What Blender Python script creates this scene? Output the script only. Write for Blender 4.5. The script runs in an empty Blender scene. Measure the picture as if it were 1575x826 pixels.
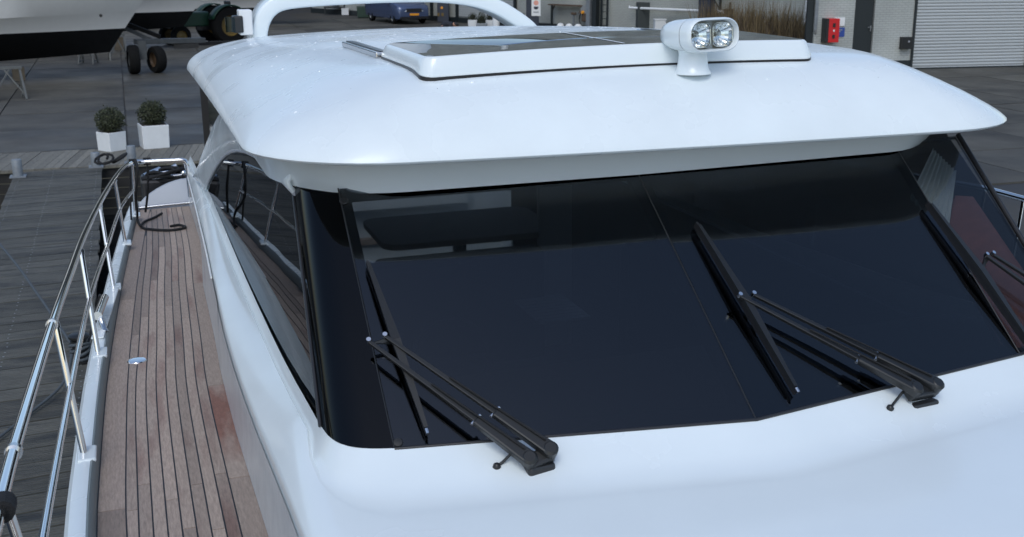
import bpy, bmesh, math, random
from mathutils import Vector, Matrix
R = math.radians
random.seed(7)
scene = bpy.context.scene
col = scene.collection

# ------------------------------------------------------------------ camera
CAM = Vector((0, 0, 3.9)); FPX = 1800.0; YAW = 18.2; PITCH = 15.3
cam_d = bpy.data.cameras.new('camera'); cam = bpy.data.objects.new('camera', cam_d); col.objects.link(cam)
cam_d.sensor_width = 36; cam_d.lens = 36 * FPX / 1575; cam_d.clip_start = .05; cam_d.clip_end = 2000
cam.location = CAM; cam.rotation_euler = (R(90 - PITCH), 0, R(-YAW))
cam_d.dof.use_dof = True; cam_d.dof.focus_distance = 5.2; cam_d.dof.aperture_fstop = 7.1
scene.camera = cam
# ------------------------------------------------------------------ sky and sun (overcast winter dusk)
SUN_EL, SUN_AZ = 50, 205          # azimuth clockwise from +Y
w = bpy.data.worlds.new('World'); scene.world = w; w.use_nodes = True
wn = w.node_tree.nodes; wl = w.node_tree.links
bg = wn['Background']; sky = wn.new('ShaderNodeTexSky'); sky.sky_type = 'NISHITA'; sky.sun_disc = False
sky.sun_elevation = R(SUN_EL); sky.sun_rotation = R(SUN_AZ); sky.altitude = 0
sky.air_density = 1.0; sky.dust_density = 1.5; sky.ozone_density = 0.4
wl.new(sky.outputs[0], bg.inputs[0]); bg.inputs[1].default_value = 0.13
sd = bpy.data.lights.new('sun', 'SUN'); sun = bpy.data.objects.new('sun', sd); col.objects.link(sun)
sd.energy = 0.55; sd.angle = R(25); sd.color = (.86, .98, 1)
az = R(SUN_AZ); el = R(SUN_EL)
sdir = Vector((math.sin(az) * math.cos(el), math.cos(az) * math.cos(el), math.sin(el)))
sun.rotation_euler = (-sdir).to_track_quat('-Z', 'Y').to_euler(); sun.location = (0, -20, 40)
vs = scene.view_settings; vs.view_transform = 'Standard'; vs.look = 'None'; vs.gamma = 1; vs.use_curve_mapping = False
vs.exposure = 0.5
scene.cycles.max_bounces = 8; scene.cycles.transparent_max_bounces = 12; scene.cycles.caustics_reflective = False; scene.cycles.caustics_refractive = False
scene.cycles.use_denoising = True

# ------------------------------------------------------------------ measuring helpers (pixel of the photograph + a real plane -> a point)
th, ps = R(PITCH), R(YAW)
cF = Vector((math.sin(ps) * math.cos(th), math.cos(ps) * math.cos(th), -math.sin(th)))
cR = Vector((math.cos(ps), -math.sin(ps), 0)); cU = cR.cross(cF)
HEEL = R(0.8); HO = Vector((.45, 0, 2.3)); HM = Matrix.Rotation(-HEEL, 3, 'Y'); HL = HO - HM @ HO
def ray(u, v): return cF + cR * ((u - 787.5) / FPX) - cU * ((v - 413) / FPX)
def hit(c, d, X, Y, Z):
    t = (X - c.x) / d.x if X is not None else (Y - c.y) / d.y if Y is not None else (Z - c.z) / d.z
    return c + d * t
def at(u, v, X=None, Y=None, Z=None): return hit(CAM, ray(u, v), X, Y, Z)
BC = HM.transposed() @ (CAM - HL)
def atb(u, v, X=None, Y=None, Z=None): return hit(BC, HM.transposed() @ ray(u, v), X, Y, Z)      # in the yacht's own (heeled) frame
def plane_b(u, v, p, n):
    d = HM.transposed() @ ray(u, v); return BC + d * ((p - BC).dot(n) / d.dot(n))
def lerp(a, b, t): return a + (b - a) * t
def interp(pts, x):
    if x <= pts[0][0]: return pts[0][1]
    for (x0, y0), (x1, y1) in zip(pts, pts[1:]):
        if x <= x1: return lerp(y0, y1, (x - x0) / (x1 - x0))
    return pts[-1][1]
def sinterp(pts, x):          # smooth (Catmull-Rom in value)
    if x <= pts[0][0]: return pts[0][1]
    if x >= pts[-1][0]: return pts[-1][1]
    for i in range(len(pts) - 1):
        if x <= pts[i + 1][0]:
            x0, y0 = pts[i]; x1, y1 = pts[i + 1]; h = x1 - x0; t = (x - x0) / h
            m0 = (y1 - pts[i - 1][1]) / (x1 - pts[i - 1][0]) if i > 0 else (y1 - y0) / h
            m1 = (pts[i + 2][1] - y0) / (pts[i + 2][0] - x0) if i + 2 < len(pts) else (y1 - y0) / h
            return (2*t**3-3*t*t+1)*y0 + (t**3-2*t*t+t)*h*m0 + (-2*t**3+3*t*t)*y1 + (t**3-t*t)*h*m1

# ------------------------------------------------------------------ materials
M = {}
def mat(name, rgb, rough=.5, metal=0, var=0, vscale=5, bump=0, bscale=40, coat=0, stretch=None, rnd=0, dark=None, rvar=0, spec=None, dscale=2.0, dpos=(.55, .75)):
    """Principled with noise variation (var), random tone per object (rnd), stain colour (dark), bump"""
    m = bpy.data.materials.new(name); m.use_nodes = True; nt = m.node_tree; N = nt.nodes; L = nt.links
    b = N['Principled BSDF']; b.inputs['Base Color'].default_value = (*rgb, 1); b.inputs['Roughness'].default_value = rough
    b.inputs['Metallic'].default_value = metal
    if coat: b.inputs['Coat Weight'].default_value = coat; b.inputs['Coat Roughness'].default_value = .08
    if spec is not None: b.inputs['Specular IOR Level'].default_value = spec
    tc = N.new('ShaderNodeTexCoord'); mp = N.new('ShaderNodeMapping'); L.new(tc.outputs['Object'], mp.inputs[0])
    if stretch: mp.inputs['Scale'].default_value = stretch
    if rnd:
        oi = N.new('ShaderNodeObjectInfo'); va = N.new('ShaderNodeVectorMath'); va.operation = 'SCALE'; va.inputs[0].default_value = (37, 19, 53)
        L.new(oi.outputs['Random'], va.inputs['Scale']); ad = N.new('ShaderNodeVectorMath'); ad.operation = 'ADD'
        L.new(mp.outputs[0], ad.inputs[0]); L.new(va.outputs[0], ad.inputs[1]); vec = ad.outputs[0]
    else: vec = mp.outputs[0]
    c = None
    if var or rnd or dark:
        rg = N.new('ShaderNodeRGB'); rg.outputs[0].default_value = (*rgb, 1); c = rg.outputs[0]
    if dark:
        nz = N.new('ShaderNodeTexNoise'); nz.inputs['Scale'].default_value = dscale; nz.inputs['Detail'].default_value = 6; L.new(vec, nz.inputs['Vector'])
        mr = N.new('ShaderNodeMapRange'); mr.inputs[1].default_value = dpos[0]; mr.inputs[2].default_value = dpos[1]; L.new(nz.outputs[0], mr.inputs[0])
        mx = N.new('ShaderNodeMix'); mx.data_type = 'RGBA'; L.new(mr.outputs[0], mx.inputs['Factor']); L.new(c, mx.inputs['A']); mx.inputs['B'].default_value = (*dark, 1); c = mx.outputs['Result']
    if var:
        nz = N.new('ShaderNodeTexNoise'); nz.inputs['Scale'].default_value = vscale; nz.inputs['Detail'].default_value = 8; nz.inputs['Roughness'].default_value = .65; L.new(vec, nz.inputs['Vector'])
        mr = N.new('ShaderNodeMapRange'); mr.inputs[1].default_value = .25; mr.inputs[2].default_value = .75; mr.inputs[3].default_value = 1 - var; mr.inputs[4].default_value = 1 + var; L.new(nz.outputs[0], mr.inputs[0])
        mu = N.new('ShaderNodeVectorMath'); mu.operation = 'SCALE'; L.new(c, mu.inputs[0]); L.new(mr.outputs[0], mu.inputs['Scale']); c = mu.outputs[0]
    if rnd:
        mr = N.new('ShaderNodeMapRange'); mr.inputs[3].default_value = 1 - rnd; mr.inputs[4].default_value = 1 + rnd; L.new(oi.outputs['Random'], mr.inputs[0])
        mu = N.new('ShaderNodeVectorMath'); mu.operation = 'SCALE'; L.new(c, mu.inputs[0]); L.new(mr.outputs[0], mu.inputs['Scale']); c = mu.outputs[0]
    if c is not None: L.new(c, b.inputs['Base Color'])
    if rvar:
        nz = N.new('ShaderNodeTexNoise'); nz.inputs['Scale'].default_value = vscale * .7; nz.inputs['Detail'].default_value = 5; L.new(vec, nz.inputs['Vector'])
        mr = N.new('ShaderNodeMapRange'); mr.inputs[1].default_value = .3; mr.inputs[2].default_value = .7; mr.inputs[3].default_value = max(.02, rough - rvar); mr.inputs[4].default_value = rough + rvar; L.new(nz.outputs[0], mr.inputs[0]); L.new(mr.outputs[0], b.inputs['Roughness'])
    if bump:
        nz = N.new('ShaderNodeTexNoise'); nz.inputs['Scale'].default_value = bscale; nz.inputs['Detail'].default_value = 5; L.new(vec, nz.inputs['Vector'])
        bp = N.new('ShaderNodeBump'); bp.inputs['Strength'].default_value = bump; bp.inputs['Distance'].default_value = .02; L.new(nz.outputs[0], bp.inputs['Height']); L.new(bp.outputs[0], b.inputs['Normal'])
    M[name] = m; return m
def glass_mat(name, tint, ior=1.5, wave=0, wscale=2.0, g=1.0):
    m = bpy.data.materials.new(name); m.use_nodes = True; nt = m.node_tree; N = nt.nodes; L = nt.links
    N.remove(N['Principled BSDF']); out = N['Material Output']
    tr = N.new('ShaderNodeBsdfTransparent'); tr.inputs[0].default_value = (*tint, 1)
    gl = N.new('ShaderNodeBsdfGlossy'); gl.inputs['Roughness'].default_value = 0.0; gl.inputs[0].default_value = (.9 * g, .95 * g, g, 1)
    fr = N.new('ShaderNodeLayerWeight'); fr.inputs[0].default_value = .5; f0 = ((ior - 1) / (ior + 1)) ** 2
    pw = N.new('ShaderNodeMath'); pw.operation = 'POWER'; pw.inputs[1].default_value = 5; L.new(fr.outputs['Facing'], pw.inputs[0])
    ma = N.new('ShaderNodeMath'); ma.operation = 'MULTIPLY_ADD'; ma.inputs[1].default_value = 1 - f0; ma.inputs[2].default_value = f0; L.new(pw.outputs[0], ma.inputs[0])
    mx = N.new('ShaderNodeMixShader'); L.new(ma.outputs[0], mx.inputs[0]); L.new(tr.outputs[0], mx.inputs[1]); L.new(gl.outputs[0], mx.inputs[2]); L.new(mx.outputs[0], out.inputs[0])
    if wave:
        tc = N.new('ShaderNodeTexCoord'); nz = N.new('ShaderNodeTexNoise'); nz.inputs['Scale'].default_value = wscale; nz.inputs['Detail'].default_value = 1; L.new(tc.outputs['Object'], nz.inputs['Vector'])
        bp = N.new('ShaderNodeBump'); bp.inputs['Strength'].default_value = wave; bp.inputs['Distance'].default_value = .05; L.new(nz.outputs[0], bp.inputs['Height']); L.new(bp.outputs[0], gl.inputs['Normal']); L.new(bp.outputs[0], fr.inputs['Normal'])
    M[name] = m; return m
mat('gelcoat', (.75, .81, .83), .22, var=.02, vscale=3, coat=.3, rvar=.08, bump=.014, bscale=7)
mat('gelcoat_wet', (.76, .82, .84), .3, var=.025, vscale=4, coat=.2, rvar=.12, bump=.03, bscale=60, dark=(.71, .765, .785), dscale=2.3, dpos=(.38, .8))
mat('film', (.58, .63, .66), .25, var=.1, vscale=6, bump=.14, bscale=7, coat=.4)
mat('grey_gelcoat', (.44, .47, .52), .35, var=.03)
mat('teak', (.36, .278, .226), .65, var=.3, vscale=20, stretch=(6, .7, 6), rnd=.26, dark=(.24, .15, .12), dscale=1.1, dpos=(.56, .72), bump=.15, bscale=60)
mat('teak_red', (.36, .278, .226), .6, var=.25, vscale=20, stretch=(4, .8, 4), dark=(.22, .10, .068), dscale=1.0, dpos=(.43, .56), bump=.12, bscale=60)
mat('drop', (.86, .9, .92), .08, coat=1)
mat('caulk', (.012, .012, .014), .5)
mat('toe_rubber', (.17, .20, .205), .45, var=.05)
mat('chrome', (.80, .80, .80), .05, 1)
mat('chrome_dull', (.62, .63, .65), .2, 1)
mat('black_plastic', (.012, .013, .014), .38, var=.1)
mat('black_satin', (.018, .018, .02), .3)
mat('black_frit', (.004, .004, .005), .3)
mat('rope_black', (.01, .01, .011), .85, bump=.4, bscale=250)
mat('rope_grey', (.075, .09, .105), .85, bump=.4, bscale=250)
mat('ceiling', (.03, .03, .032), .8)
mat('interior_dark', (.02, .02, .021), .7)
mat('interior_wood', (.42, .34, .27), .5, var=.15, stretch=(1, 8, 1))
mat('mahogany', (.15, .058, .042), .4, var=.2, stretch=(2, 2, 12))
mat('interior_white', (.8, .8, .78), .5)
mat('blind', (.38, .45, .47), .7)
mat('shade_cloth', (.30, .28, .24), .8)
mat('leather', (.012, .012, .013), .45)
glass_mat('tinted', (.36, .38, .40), 1.64)
glass_mat('side_tint', (.10, .105, .11), 1.5, wave=.022, wscale=1.1, g=.48)
glass_mat('corner_tint', (.02, .022, .026), 1.5, g=.62)
glass_mat('light_tint', (.72, .72, .72), 1.3)
glass_mat('roof_glass', (.5, .5, .48), 1.5, g=.85, wave=.02, wscale=3)
glass_mat('lens', (.92, .95, .96), 1.45)
glass_mat('green_lens', (.0, .25, .2), 1.5)
mat('jetty_wood', (.080, .079, .070), .7, var=.4, vscale=6, stretch=(1, 5, 5), rnd=.22, dark=(.028, .031, .033), dscale=1.1, dpos=(.5, .7), bump=.25, bscale=50)
mat('board_wood', (.165, .155, .13), .75, var=.3, vscale=6, stretch=(6, 1, 6), rnd=.25, bump=.25, bscale=40)
mat('wet_wood', (.02, .019, .018), .7, var=.4, vscale=4, bump=.3, bscale=20)
mat('concrete', (.076, .071, .059), .6, var=.3, vscale=.8, rnd=.16, dark=(.034, .032, .028), dscale=.35, dpos=(.45, .65), rvar=.2, bump=.1, bscale=30)
mat('asphalt', (.054, .049, .041), .7, var=.3, vscale=.5, dark=(.035, .035, .036), dscale=.25, dpos=(.45, .6), bump=.2, bscale=60)
mat('rust_pile', (.07, .035, .022), .8, var=.4, vscale=3, bump=.4, bscale=15)
mat('steel_grey', (.22, .24, .26), .5, .3, var=.2, vscale=8)
mat('galv', (.24, .25, .25), .5, .5, var=.2)
mat('trestle_steel', (.13, .135, .13), .6, .2, var=.2)
mat('yard_steel', (.06, .066, .07), .6, .2, var=.3)
mat('planter_white', (.70, .72, .73), .5, var=.06, vscale=6)
mat('leaf', (.035, .042, .016), .6, var=.4, vscale=12)
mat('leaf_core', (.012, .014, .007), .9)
mat('soil', (.03, .022, .016), .9)
mat('dry_grass', (.17, .125, .065), .8, var=.35, vscale=3)
mat('dry_grass_dark', (.075, .052, .034), .85, var=.3, vscale=3)
mat('hull_white', (.74, .73, .70), .3, var=.03, coat=.3)
mat('antifoul', (.005, .0055, .006), .9, var=.3, spec=.15)
mat('tyre', (.009, .009, .009), .95, var=.2, spec=.15)
mat('rim_yellow', (.14, .09, .018), .5, var=.2)
mat('rim_brown', (.09, .055, .03), .6, var=.2)
mat('tractor_green', (.009, .045, .025), .4, var=.2)
mat('van_blue', (.07, .10, .19), .25, .3, coat=.6)
mat('van_glass', (.01, .012, .016), .08)
mat('head_lamp', (.45, .48, .5), .15)
mat('plate_orange', (.75, .30, .02), .5)
mat('wall_far', (.22, .235, .24), .8)
mat('shutter', (.44, .46, .46), .45, .2, rnd=.04)
mat('dark_paint', (.012, .017, .019), .5)
mat('navy_post', (.025, .032, .05), .45)
mat('white_paint', (.75, .76, .76), .45)
mat('red_paint', (.55, .012, .015), .4)
mat('sign_blue', (.03, .07, .30), .5)
mat('sign_pink', (.75, .35, .27), .5)
mat('grey_print', (.3, .31, .33), .6)
mat('rust_bracket', (.09, .06, .04), .8)
mat('green_bin', (.03, .06, .045), .5)
mat('tarp', (.035, .043, .043), .7, bump=.3, bscale=8)
mat('skin', (.45, .25, .18), .5)
mat('hair_dark', (.012, .011, .012), .6)
mat('jacket', (.015, .017, .025), .8)
mat('trousers', (.02, .022, .03), .8)
mat('crate_wood', (.10, .08, .055), .8, var=.3)
# brick wall material for the far wall (courses far below a pixel or two)
def brick(name, c1, c2, mortar, sc):
    m = bpy.data.materials.new(name); m.use_nodes = True; N = m.node_tree.nodes; L = m.node_tree.links; b = N['Principled BSDF']; b.inputs['Roughness'].default_value = .8
    tc = N.new('ShaderNodeTexCoord'); br = N.new('ShaderNodeTexBrick'); br.inputs['Color1'].default_value = (*c1, 1); br.inputs['Color2'].default_value = (*c2, 1); br.inputs['Mortar'].default_value = (*mortar, 1)
    br.inputs['Scale'].default_value = sc; br.inputs['Mortar Size'].default_value = .012; br.inputs['Brick Width'].default_value = .22; br.inputs['Row Height'].default_value = .075
    L.new(tc.outputs['UV'], br.inputs[0]); nz = N.new('ShaderNodeTexNoise'); nz.inputs['Scale'].default_value = .6; nz.inputs['Detail'].default_value = 8; L.new(tc.outputs['Object'], nz.inputs['Vector'])
    mr = N.new('ShaderNodeMapRange'); mr.inputs[1].default_value = .3; mr.inputs[2].default_value = .7; mr.inputs[3].default_value = .8; mr.inputs[4].default_value = 1.12; L.new(nz.outputs[0], mr.inputs[0])
    mu = N.new('ShaderNodeVectorMath'); mu.operation = 'SCALE'; L.new(br.outputs[0], mu.inputs[0]); L.new(mr.outputs[0], mu.inputs['Scale']); L.new(mu.outputs[0], b.inputs['Base Color'])
    bp = N.new('ShaderNodeBump'); bp.inputs['Strength'].default_value = .5; bp.inputs['Distance'].default_value = .01; L.new(br.outputs['Fac'], bp.inputs['Height']); bp.invert = True; L.new(bp.outputs[0], b.inputs['Normal'])
    M[name] = m
brick('brick_grey', (.37, .38, .35), (.395, .405, .375), (.30, .31, .285), 1)
brick('brick_light', (.40, .42, .40), (.425, .445, .425), (.33, .345, .33), 1)
def water_mat():
    m = mat('water', (.006, .008, .009), .06); N = m.node_tree.nodes; L = m.node_tree.links; b = N['Principled BSDF']
    tc = N.new('ShaderNodeTexCoord'); nz = N.new('ShaderNodeTexNoise'); nz.inputs['Scale'].default_value = 2.2; nz.inputs['Detail'].default_value = 4; L.new(tc.outputs['Object'], nz.inputs['Vector'])
    bp = N.new('ShaderNodeBump'); bp.inputs['Strength'].default_value = .25; bp.inputs['Distance'].default_value = .1; L.new(nz.outputs[0], bp.inputs['Height']); L.new(bp.outputs[0], b.inputs['Normal'])
water_mat()

# ------------------------------------------------------------------ mesh helpers
class MB:
    def __init__(s): s.v = []; s.f = []
    def add(s, vs, fs):
        o = len(s.v); s.v += [tuple(p) for p in vs]; s.f += [tuple(i + o for i in q) for q in fs]; return s
    def box(s, c, size, rz=0, taper=1.0):
        x, y, z = size[0] / 2, size[1] / 2, size[2] / 2; ca, sa = math.cos(rz), math.sin(rz); P = []
        for dz, k in ((-z, 1), (z, taper)):
            for dx, dy in ((-x, -y), (x, -y), (x, y), (-x, y)):
                dx *= k; dy *= k; P.append((c[0] + dx * ca - dy * sa, c[1] + dx * sa + dy * ca, c[2] + dz))
        return s.add(P, [(3, 2, 1, 0), (4, 5, 6, 7), (0, 1, 5, 4), (1, 2, 6, 5), (2, 3, 7, 6), (3, 0, 4, 7)])
    def bar(s, a, b, wd, ht, up=(0, 0, 1), w2=None, h2=None):          # rectangular bar from a to b
        a, b = Vector(a), Vector(b); d = (b - a).normalized(); sx = d.cross(Vector(up)).normalized(); uy = sx.cross(d)
        w2 = wd if w2 is None else w2; h2 = ht if h2 is None else h2; P = []
        for p, ww, hh in ((a, wd, ht), (b, w2, h2)):
            for i, j in ((-1, -1), (1, -1), (1, 1), (-1, 1)): P.append(p + sx * (i * ww / 2) + uy * (j * hh / 2))
        return s.add(P, [(3, 2, 1, 0), (4, 5, 6, 7), (0, 1, 5, 4), (1, 2, 6, 5), (2, 3, 7, 6), (3, 0, 4, 7)])
    def tube(s, pts, r, n=10, closed=False, r2=None):
        pts = [Vector(p) for p in pts]; m = len(pts); rows = []; ref = Vector((.31, .17, .93))
        for i, p in enumerate(pts):
            a = pts[i - 1] if i or closed else p; b = pts[(i + 1) % m] if i < m - 1 or closed else p
            d = (b - a).normalized(); sx = d.cross(ref)
            if sx.length < .05: sx = d.cross(Vector((1, 0, 0)))
            sx.normalize(); sy = sx.cross(d).normalized(); rr = r if r2 is None else lerp(r, r2, i / (m - 1))
            rows.append([p + sx * (rr * math.cos(2 * math.pi * k / n)) + sy * (rr * math.sin(2 * math.pi * k / n)) for k in range(n)])
        return s.loft(rows, True, not closed, closed)
    def loft(s, rows, ring=False, caps=False, loop=False):
        n = len(rows[0]); V = [p for r in rows for p in r]; F = []
        m = len(rows)
        for i in range(m if loop else m - 1):
            j = (i + 1) % m
            for k in range(n if ring else n - 1):
                F.append((i * n + k, i * n + (k + 1) % n, j * n + (k + 1) % n, j * n + k))
        if caps: F.append(tuple(reversed(range(n)))); F.append(tuple((m - 1) * n + k for k in range(n)))
        return s.add(V, F)
    def revolve(s, prof, c=(0, 0, 0), n=20, mtx=None, caps=True):       # profile (r,z)
        rows = []
        for r, z in prof:
            row = []
            for k in range(n):
                p = Vector((r * math.cos(2 * math.pi * k / n), r * math.sin(2 * math.pi * k / n), z))
                row.append((mtx @ p if mtx else p) + Vector(c))
            rows.append(row)
        return s.loft(rows, True, caps)
    def prism(s, poly, h, fn):      # poly 2D, fn(u,v,w)->xyz, w in 0..h
        n = len(poly); V = [fn(u, v, 0) for u, v in poly] + [fn(u, v, h) for u, v in poly]
        return s.add(V, [tuple(reversed(range(n))), tuple(range(n, 2 * n))] + [(i, (i + 1) % n, n + (i + 1) % n, n + i) for i in range(n)])
    def mesh(s, name, m, smooth=None):
        me = bpy.data.meshes.new(name); me.from_pydata(s.v, [], s.f); me.validate()
        bm = bmesh.new(); bm.from_mesh(me); bmesh.ops.recalc_face_normals(bm, faces=bm.faces); bm.to_mesh(me); bm.free()
        if m: me.materials.append(M[m])
        if smooth is not None:
            for p in me.polygons: p.use_smooth = True
            me.set_sharp_from_angle(angle=R(smooth))
        me.update(); return me
    def build(s, name, m, parent=None, smooth=None, bevel=0, solid=0, seg=2):
        o = bpy.data.objects.new(name, s.mesh(name, m, smooth)); col.objects.link(o); o.parent = parent
        if solid:
            md = o.modifiers.new('solid', 'SOLIDIFY'); md.thickness = solid; md.offset = -1
        if bevel:
            md = o.modifiers.new('bevel', 'BEVEL'); md.width = bevel; md.segments = seg; md.limit_method = 'ANGLE'; md.angle_limit = R(40)
        return o
def tag(o, label=None, cat=None, group=None, kind=None):
    if label: o['label'] = label
    if cat: o['category'] = cat
    if group: o['group'] = group
    if kind: o['kind'] = kind
    return o
def empty(name, loc=(0, 0, 0), rz=0, label=None, cat=None, group=None):
    o = bpy.data.objects.new(name, None); col.objects.link(o); o.location = loc; o.rotation_euler = (0, 0, rz); o.empty_display_size = .2
    return tag(o, label, cat, group)
def inst(src, name, parent, loc=(0, 0, 0), rz=0, scale=None):
    o = bpy.data.objects.new(name, src.data if hasattr(src, 'data') else src); col.objects.link(o); o.parent = parent; o.location = loc; o.rotation_euler = (0, 0, rz)
    if scale: o.scale = scale
    return o
def copy_tree(o, parent=None):
    c = o.copy(); col.objects.link(c); c.parent = parent
    for ch in list(o.children): copy_tree(ch, c)
    return c
def rrect(hx, hy, r, n=6):      # rounded rectangle outline, ccw
    P = []
    for cx, cy, a0 in ((hx - r, hy - r, 0), (-hx + r, hy - r, 90), (-hx + r, -hy + r, 180), (hx - r, -hy + r, 270)):
        for k in range(n + 1):
            a = R(a0 + 90 * k / n); P.append((cx + r * math.cos(a), cy + r * math.sin(a)))
    return P
def smooth_path(P, n=6):
    P = [Vector(p) for p in P]; out = []
    for i in range(len(P) - 1):
        p0 = P[max(i - 1, 0)]; p1 = P[i]; p2 = P[i + 1]; p3 = P[min(i + 2, len(P) - 1)]
        for k in range(n):
            t = k / n; out.append(.5 * ((2 * p1) + (p2 - p0) * t + (2 * p0 - 5 * p1 + 4 * p2 - p3) * t * t + (3 * p1 - p0 - 3 * p2 + p3) * t ** 3))
    out.append(P[-1]); return out
def sheet(name, x0, x1, y0, y1, z, m, kind='structure'):
    return tag(MB().add([(x0, y0, z), (x1, y0, z), (x1, y1, z), (x0, y1, z)], [(0, 1, 2, 3)]).build(name, m), kind=kind)

# ================================================================== THE SETTING
QY = 22.8                                           # front of the boardwalk
water = sheet('water', -120, 9.0, -120, QY + .3, -.95, 'water')
# ground: the yard behind the boardwalk and the quay to the right of the basin, as one sheet with a step-free L shape
tag(MB().add([(-300, 24.8, -.03), (9.0, 24.8, -.03), (9.0, -200, -.03), (500, -200, -.03), (500, 700, -.03), (-300, 700, -.03)], [(0, 1, 2, 3, 4, 5)]).build('ground', 'asphalt'), kind='structure')
yard = empty('yard'); tag(yard, kind='structure')
SL = 2.9
slab = MB().box((SL / 2, SL / 2, -.04), (SL - .035, SL - .035, .08)).mesh('concrete_slab', 'concrete')
cnt = 0
for i in range(-5, 8):
    for j in range(0, 15):
        inst(slab, 'concrete_slab', yard, (-.05 + i * SL, 25.0 + j * SL, random.uniform(-.004, .004)))
for i in range(8):
    for j in range(3):
        inst(slab, 'concrete_slab', yard, (9.25 + i * SL + .2, 16.2 + j * SL, random.uniform(-.004, .004)))
for i in range(6):
    for j in range(3):
        inst(slab, 'concrete_slab', yard, (22.95 + i * SL - .1, 25.0 + j * SL - .02, random.uniform(-.004, .004)))
# sheet-pile quay wall along the right of the basin
pile = MB()
prof = []
yy = -40.0; k = 0
while yy < QY + 2:
    prof += [(9.0, yy), (9.0, yy + .25), (8.78, yy + .33), (8.78, yy + .58)]; yy += .66
pile.loft([[(x, y, -2) for x, y in prof], [(x, y, 0.02) for x, y in prof]])
qw = tag(pile.build('quay_wall', 'rust_pile'), 'rusty steel sheet pile quay wall along the far side of the basin', 'quay wall')
tag(MB().box((9.1, -8.2, .04), (.5, 66, .16)).build('quay_kerb', 'asphalt', bevel=.02), kind='structure')
# jetty
jet = empty('jetty'); tag(jet, kind='structure')
JX0, JX1, PW = -2.0, -.52, .30
jp = MB(); ys = []
yy = 0.0; top = []
ng = 7; gw = (PW - .012) / ng
pr = [(0, -.045)]
for g in range(ng):
    a = g * gw; pr += [(a + .002, 0), (a + gw - .012, 0), (a + gw - .009, -.006), (a + gw - .001, -.006)]
pr += [(PW - .012, -.045)]
sh = .13
jp.loft([[(x, y + sh * (x - JX0), z) for y, z in pr] for x in (JX0, JX1)])
n = len(pr)
jp.add([(x, y + sh * (x - JX0), z) for x in (JX0, JX1) for y, z in pr], [tuple(range(n)), tuple(range(2 * n - 1, n - 1, -1))])
jpm = jp.mesh('plank', 'jetty_wood')
Y0 = 1.0
for i in range(72):
    o = inst(jpm, 'plank', jet, (random.uniform(-.012, .012), Y0 + i * PW, random.uniform(-.004, .003)))
for x in (JX0 + .12, JX1 - .12, -1.25):
    MB().box((x, 12, -.15), (.1, 21.4, .2)).build('joist', 'wet_wood', jet)
scr = MB()
for i in range(72):
    for x in (-1.36, -.62, -1.9):
        for q in (.08, .21):
            c = (x + random.uniform(-.01, .01), Y0 + i * PW + q + sh * (x - JX0), .004)
            scr.add([(c[0] + .011 * math.cos(a), c[1] + .014 * math.sin(a), c[2]) for a in [k * math.pi / 3 for k in range(6)]], [tuple(range(6))])
tag(scr.build('screw_heads', 'galv', jet), kind='stuff')
# boardwalk
bw = empty('boardwalk'); tag(bw, kind='structure')
BL = 2.0; bs = .16
bp = MB(); Wp = .138
bp.add([(x + bs * y, y, z) for z in (-.05, 0) for x, y in ((0, 0), (Wp, 0), (Wp, BL), (0, BL))], [(3, 2, 1, 0), (4, 5, 6, 7), (0, 1, 5, 4), (1, 2, 6, 5), (2, 3, 7, 6), (3, 0, 4, 7)])
bpm = bp.mesh('plank', 'board_wood')
for i in range(118):
    inst(bpm, 'plank', bw, (-7.5 + i * .145, QY, random.uniform(.0, .008)))
MB().box((1.0, QY + BL + .09, -.06), (19, .16, .14)).build('edge_stone', 'concrete', bw)
fas = MB()
for i in range(5):
    MB().box((1.2, QY + .09, -.16 - i * .19), (19.6, .05, .17)).build('fascia_board', 'wet_wood', bw, bevel=.006)
for i in range(10):
    MB().revolve([(.11, -2), (.11, -.06)], (-7 + i * 2.0, QY - .02, 0), 12).build('pile', 'wet_wood', bw, smooth=40)

# ================================================================== THE YACHT
yt = empty('motor_yacht', HL, 0, 'white motor yacht with teak side deck and dark raked windscreen moored at the jetty', 'yacht')
yt.rotation_euler = (0, -HEEL, 0)
def dz(Y): return 2.16 - .068 * Y
XO = [(-5, 1.5), (-3.5, .85), (-2, .42), (0, .04), (2, -.17), (4, -.235), (5, -.235), (6.1, -.222), (7.6, -.18), (9, -.13), (11.3, -.03), (12.4, .03), (14, .16), (16, .32)]
XI = [(0, .37), (3.8, .35), (5, .342), (5.9, .35), (6.7, .375), (8.3, .405), (8.45, .45), (9.5, .485), (10.5, .50), (12.4, .52)]
XP = [(0, .345), (5, .342), (5.9, .35), (6.7, .375), (8.3, .42), (9.5, .465), (10.5, .49), (12.4, .52)]
xo = lambda Y: sinterp(XO, Y); xi = lambda Y: interp(XI, Y); xp = lambda Y: sinterp(XP, Y)
XC = 2.05
YS = [-5 + .3 * i for i in range(59)] + [12.6]
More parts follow.
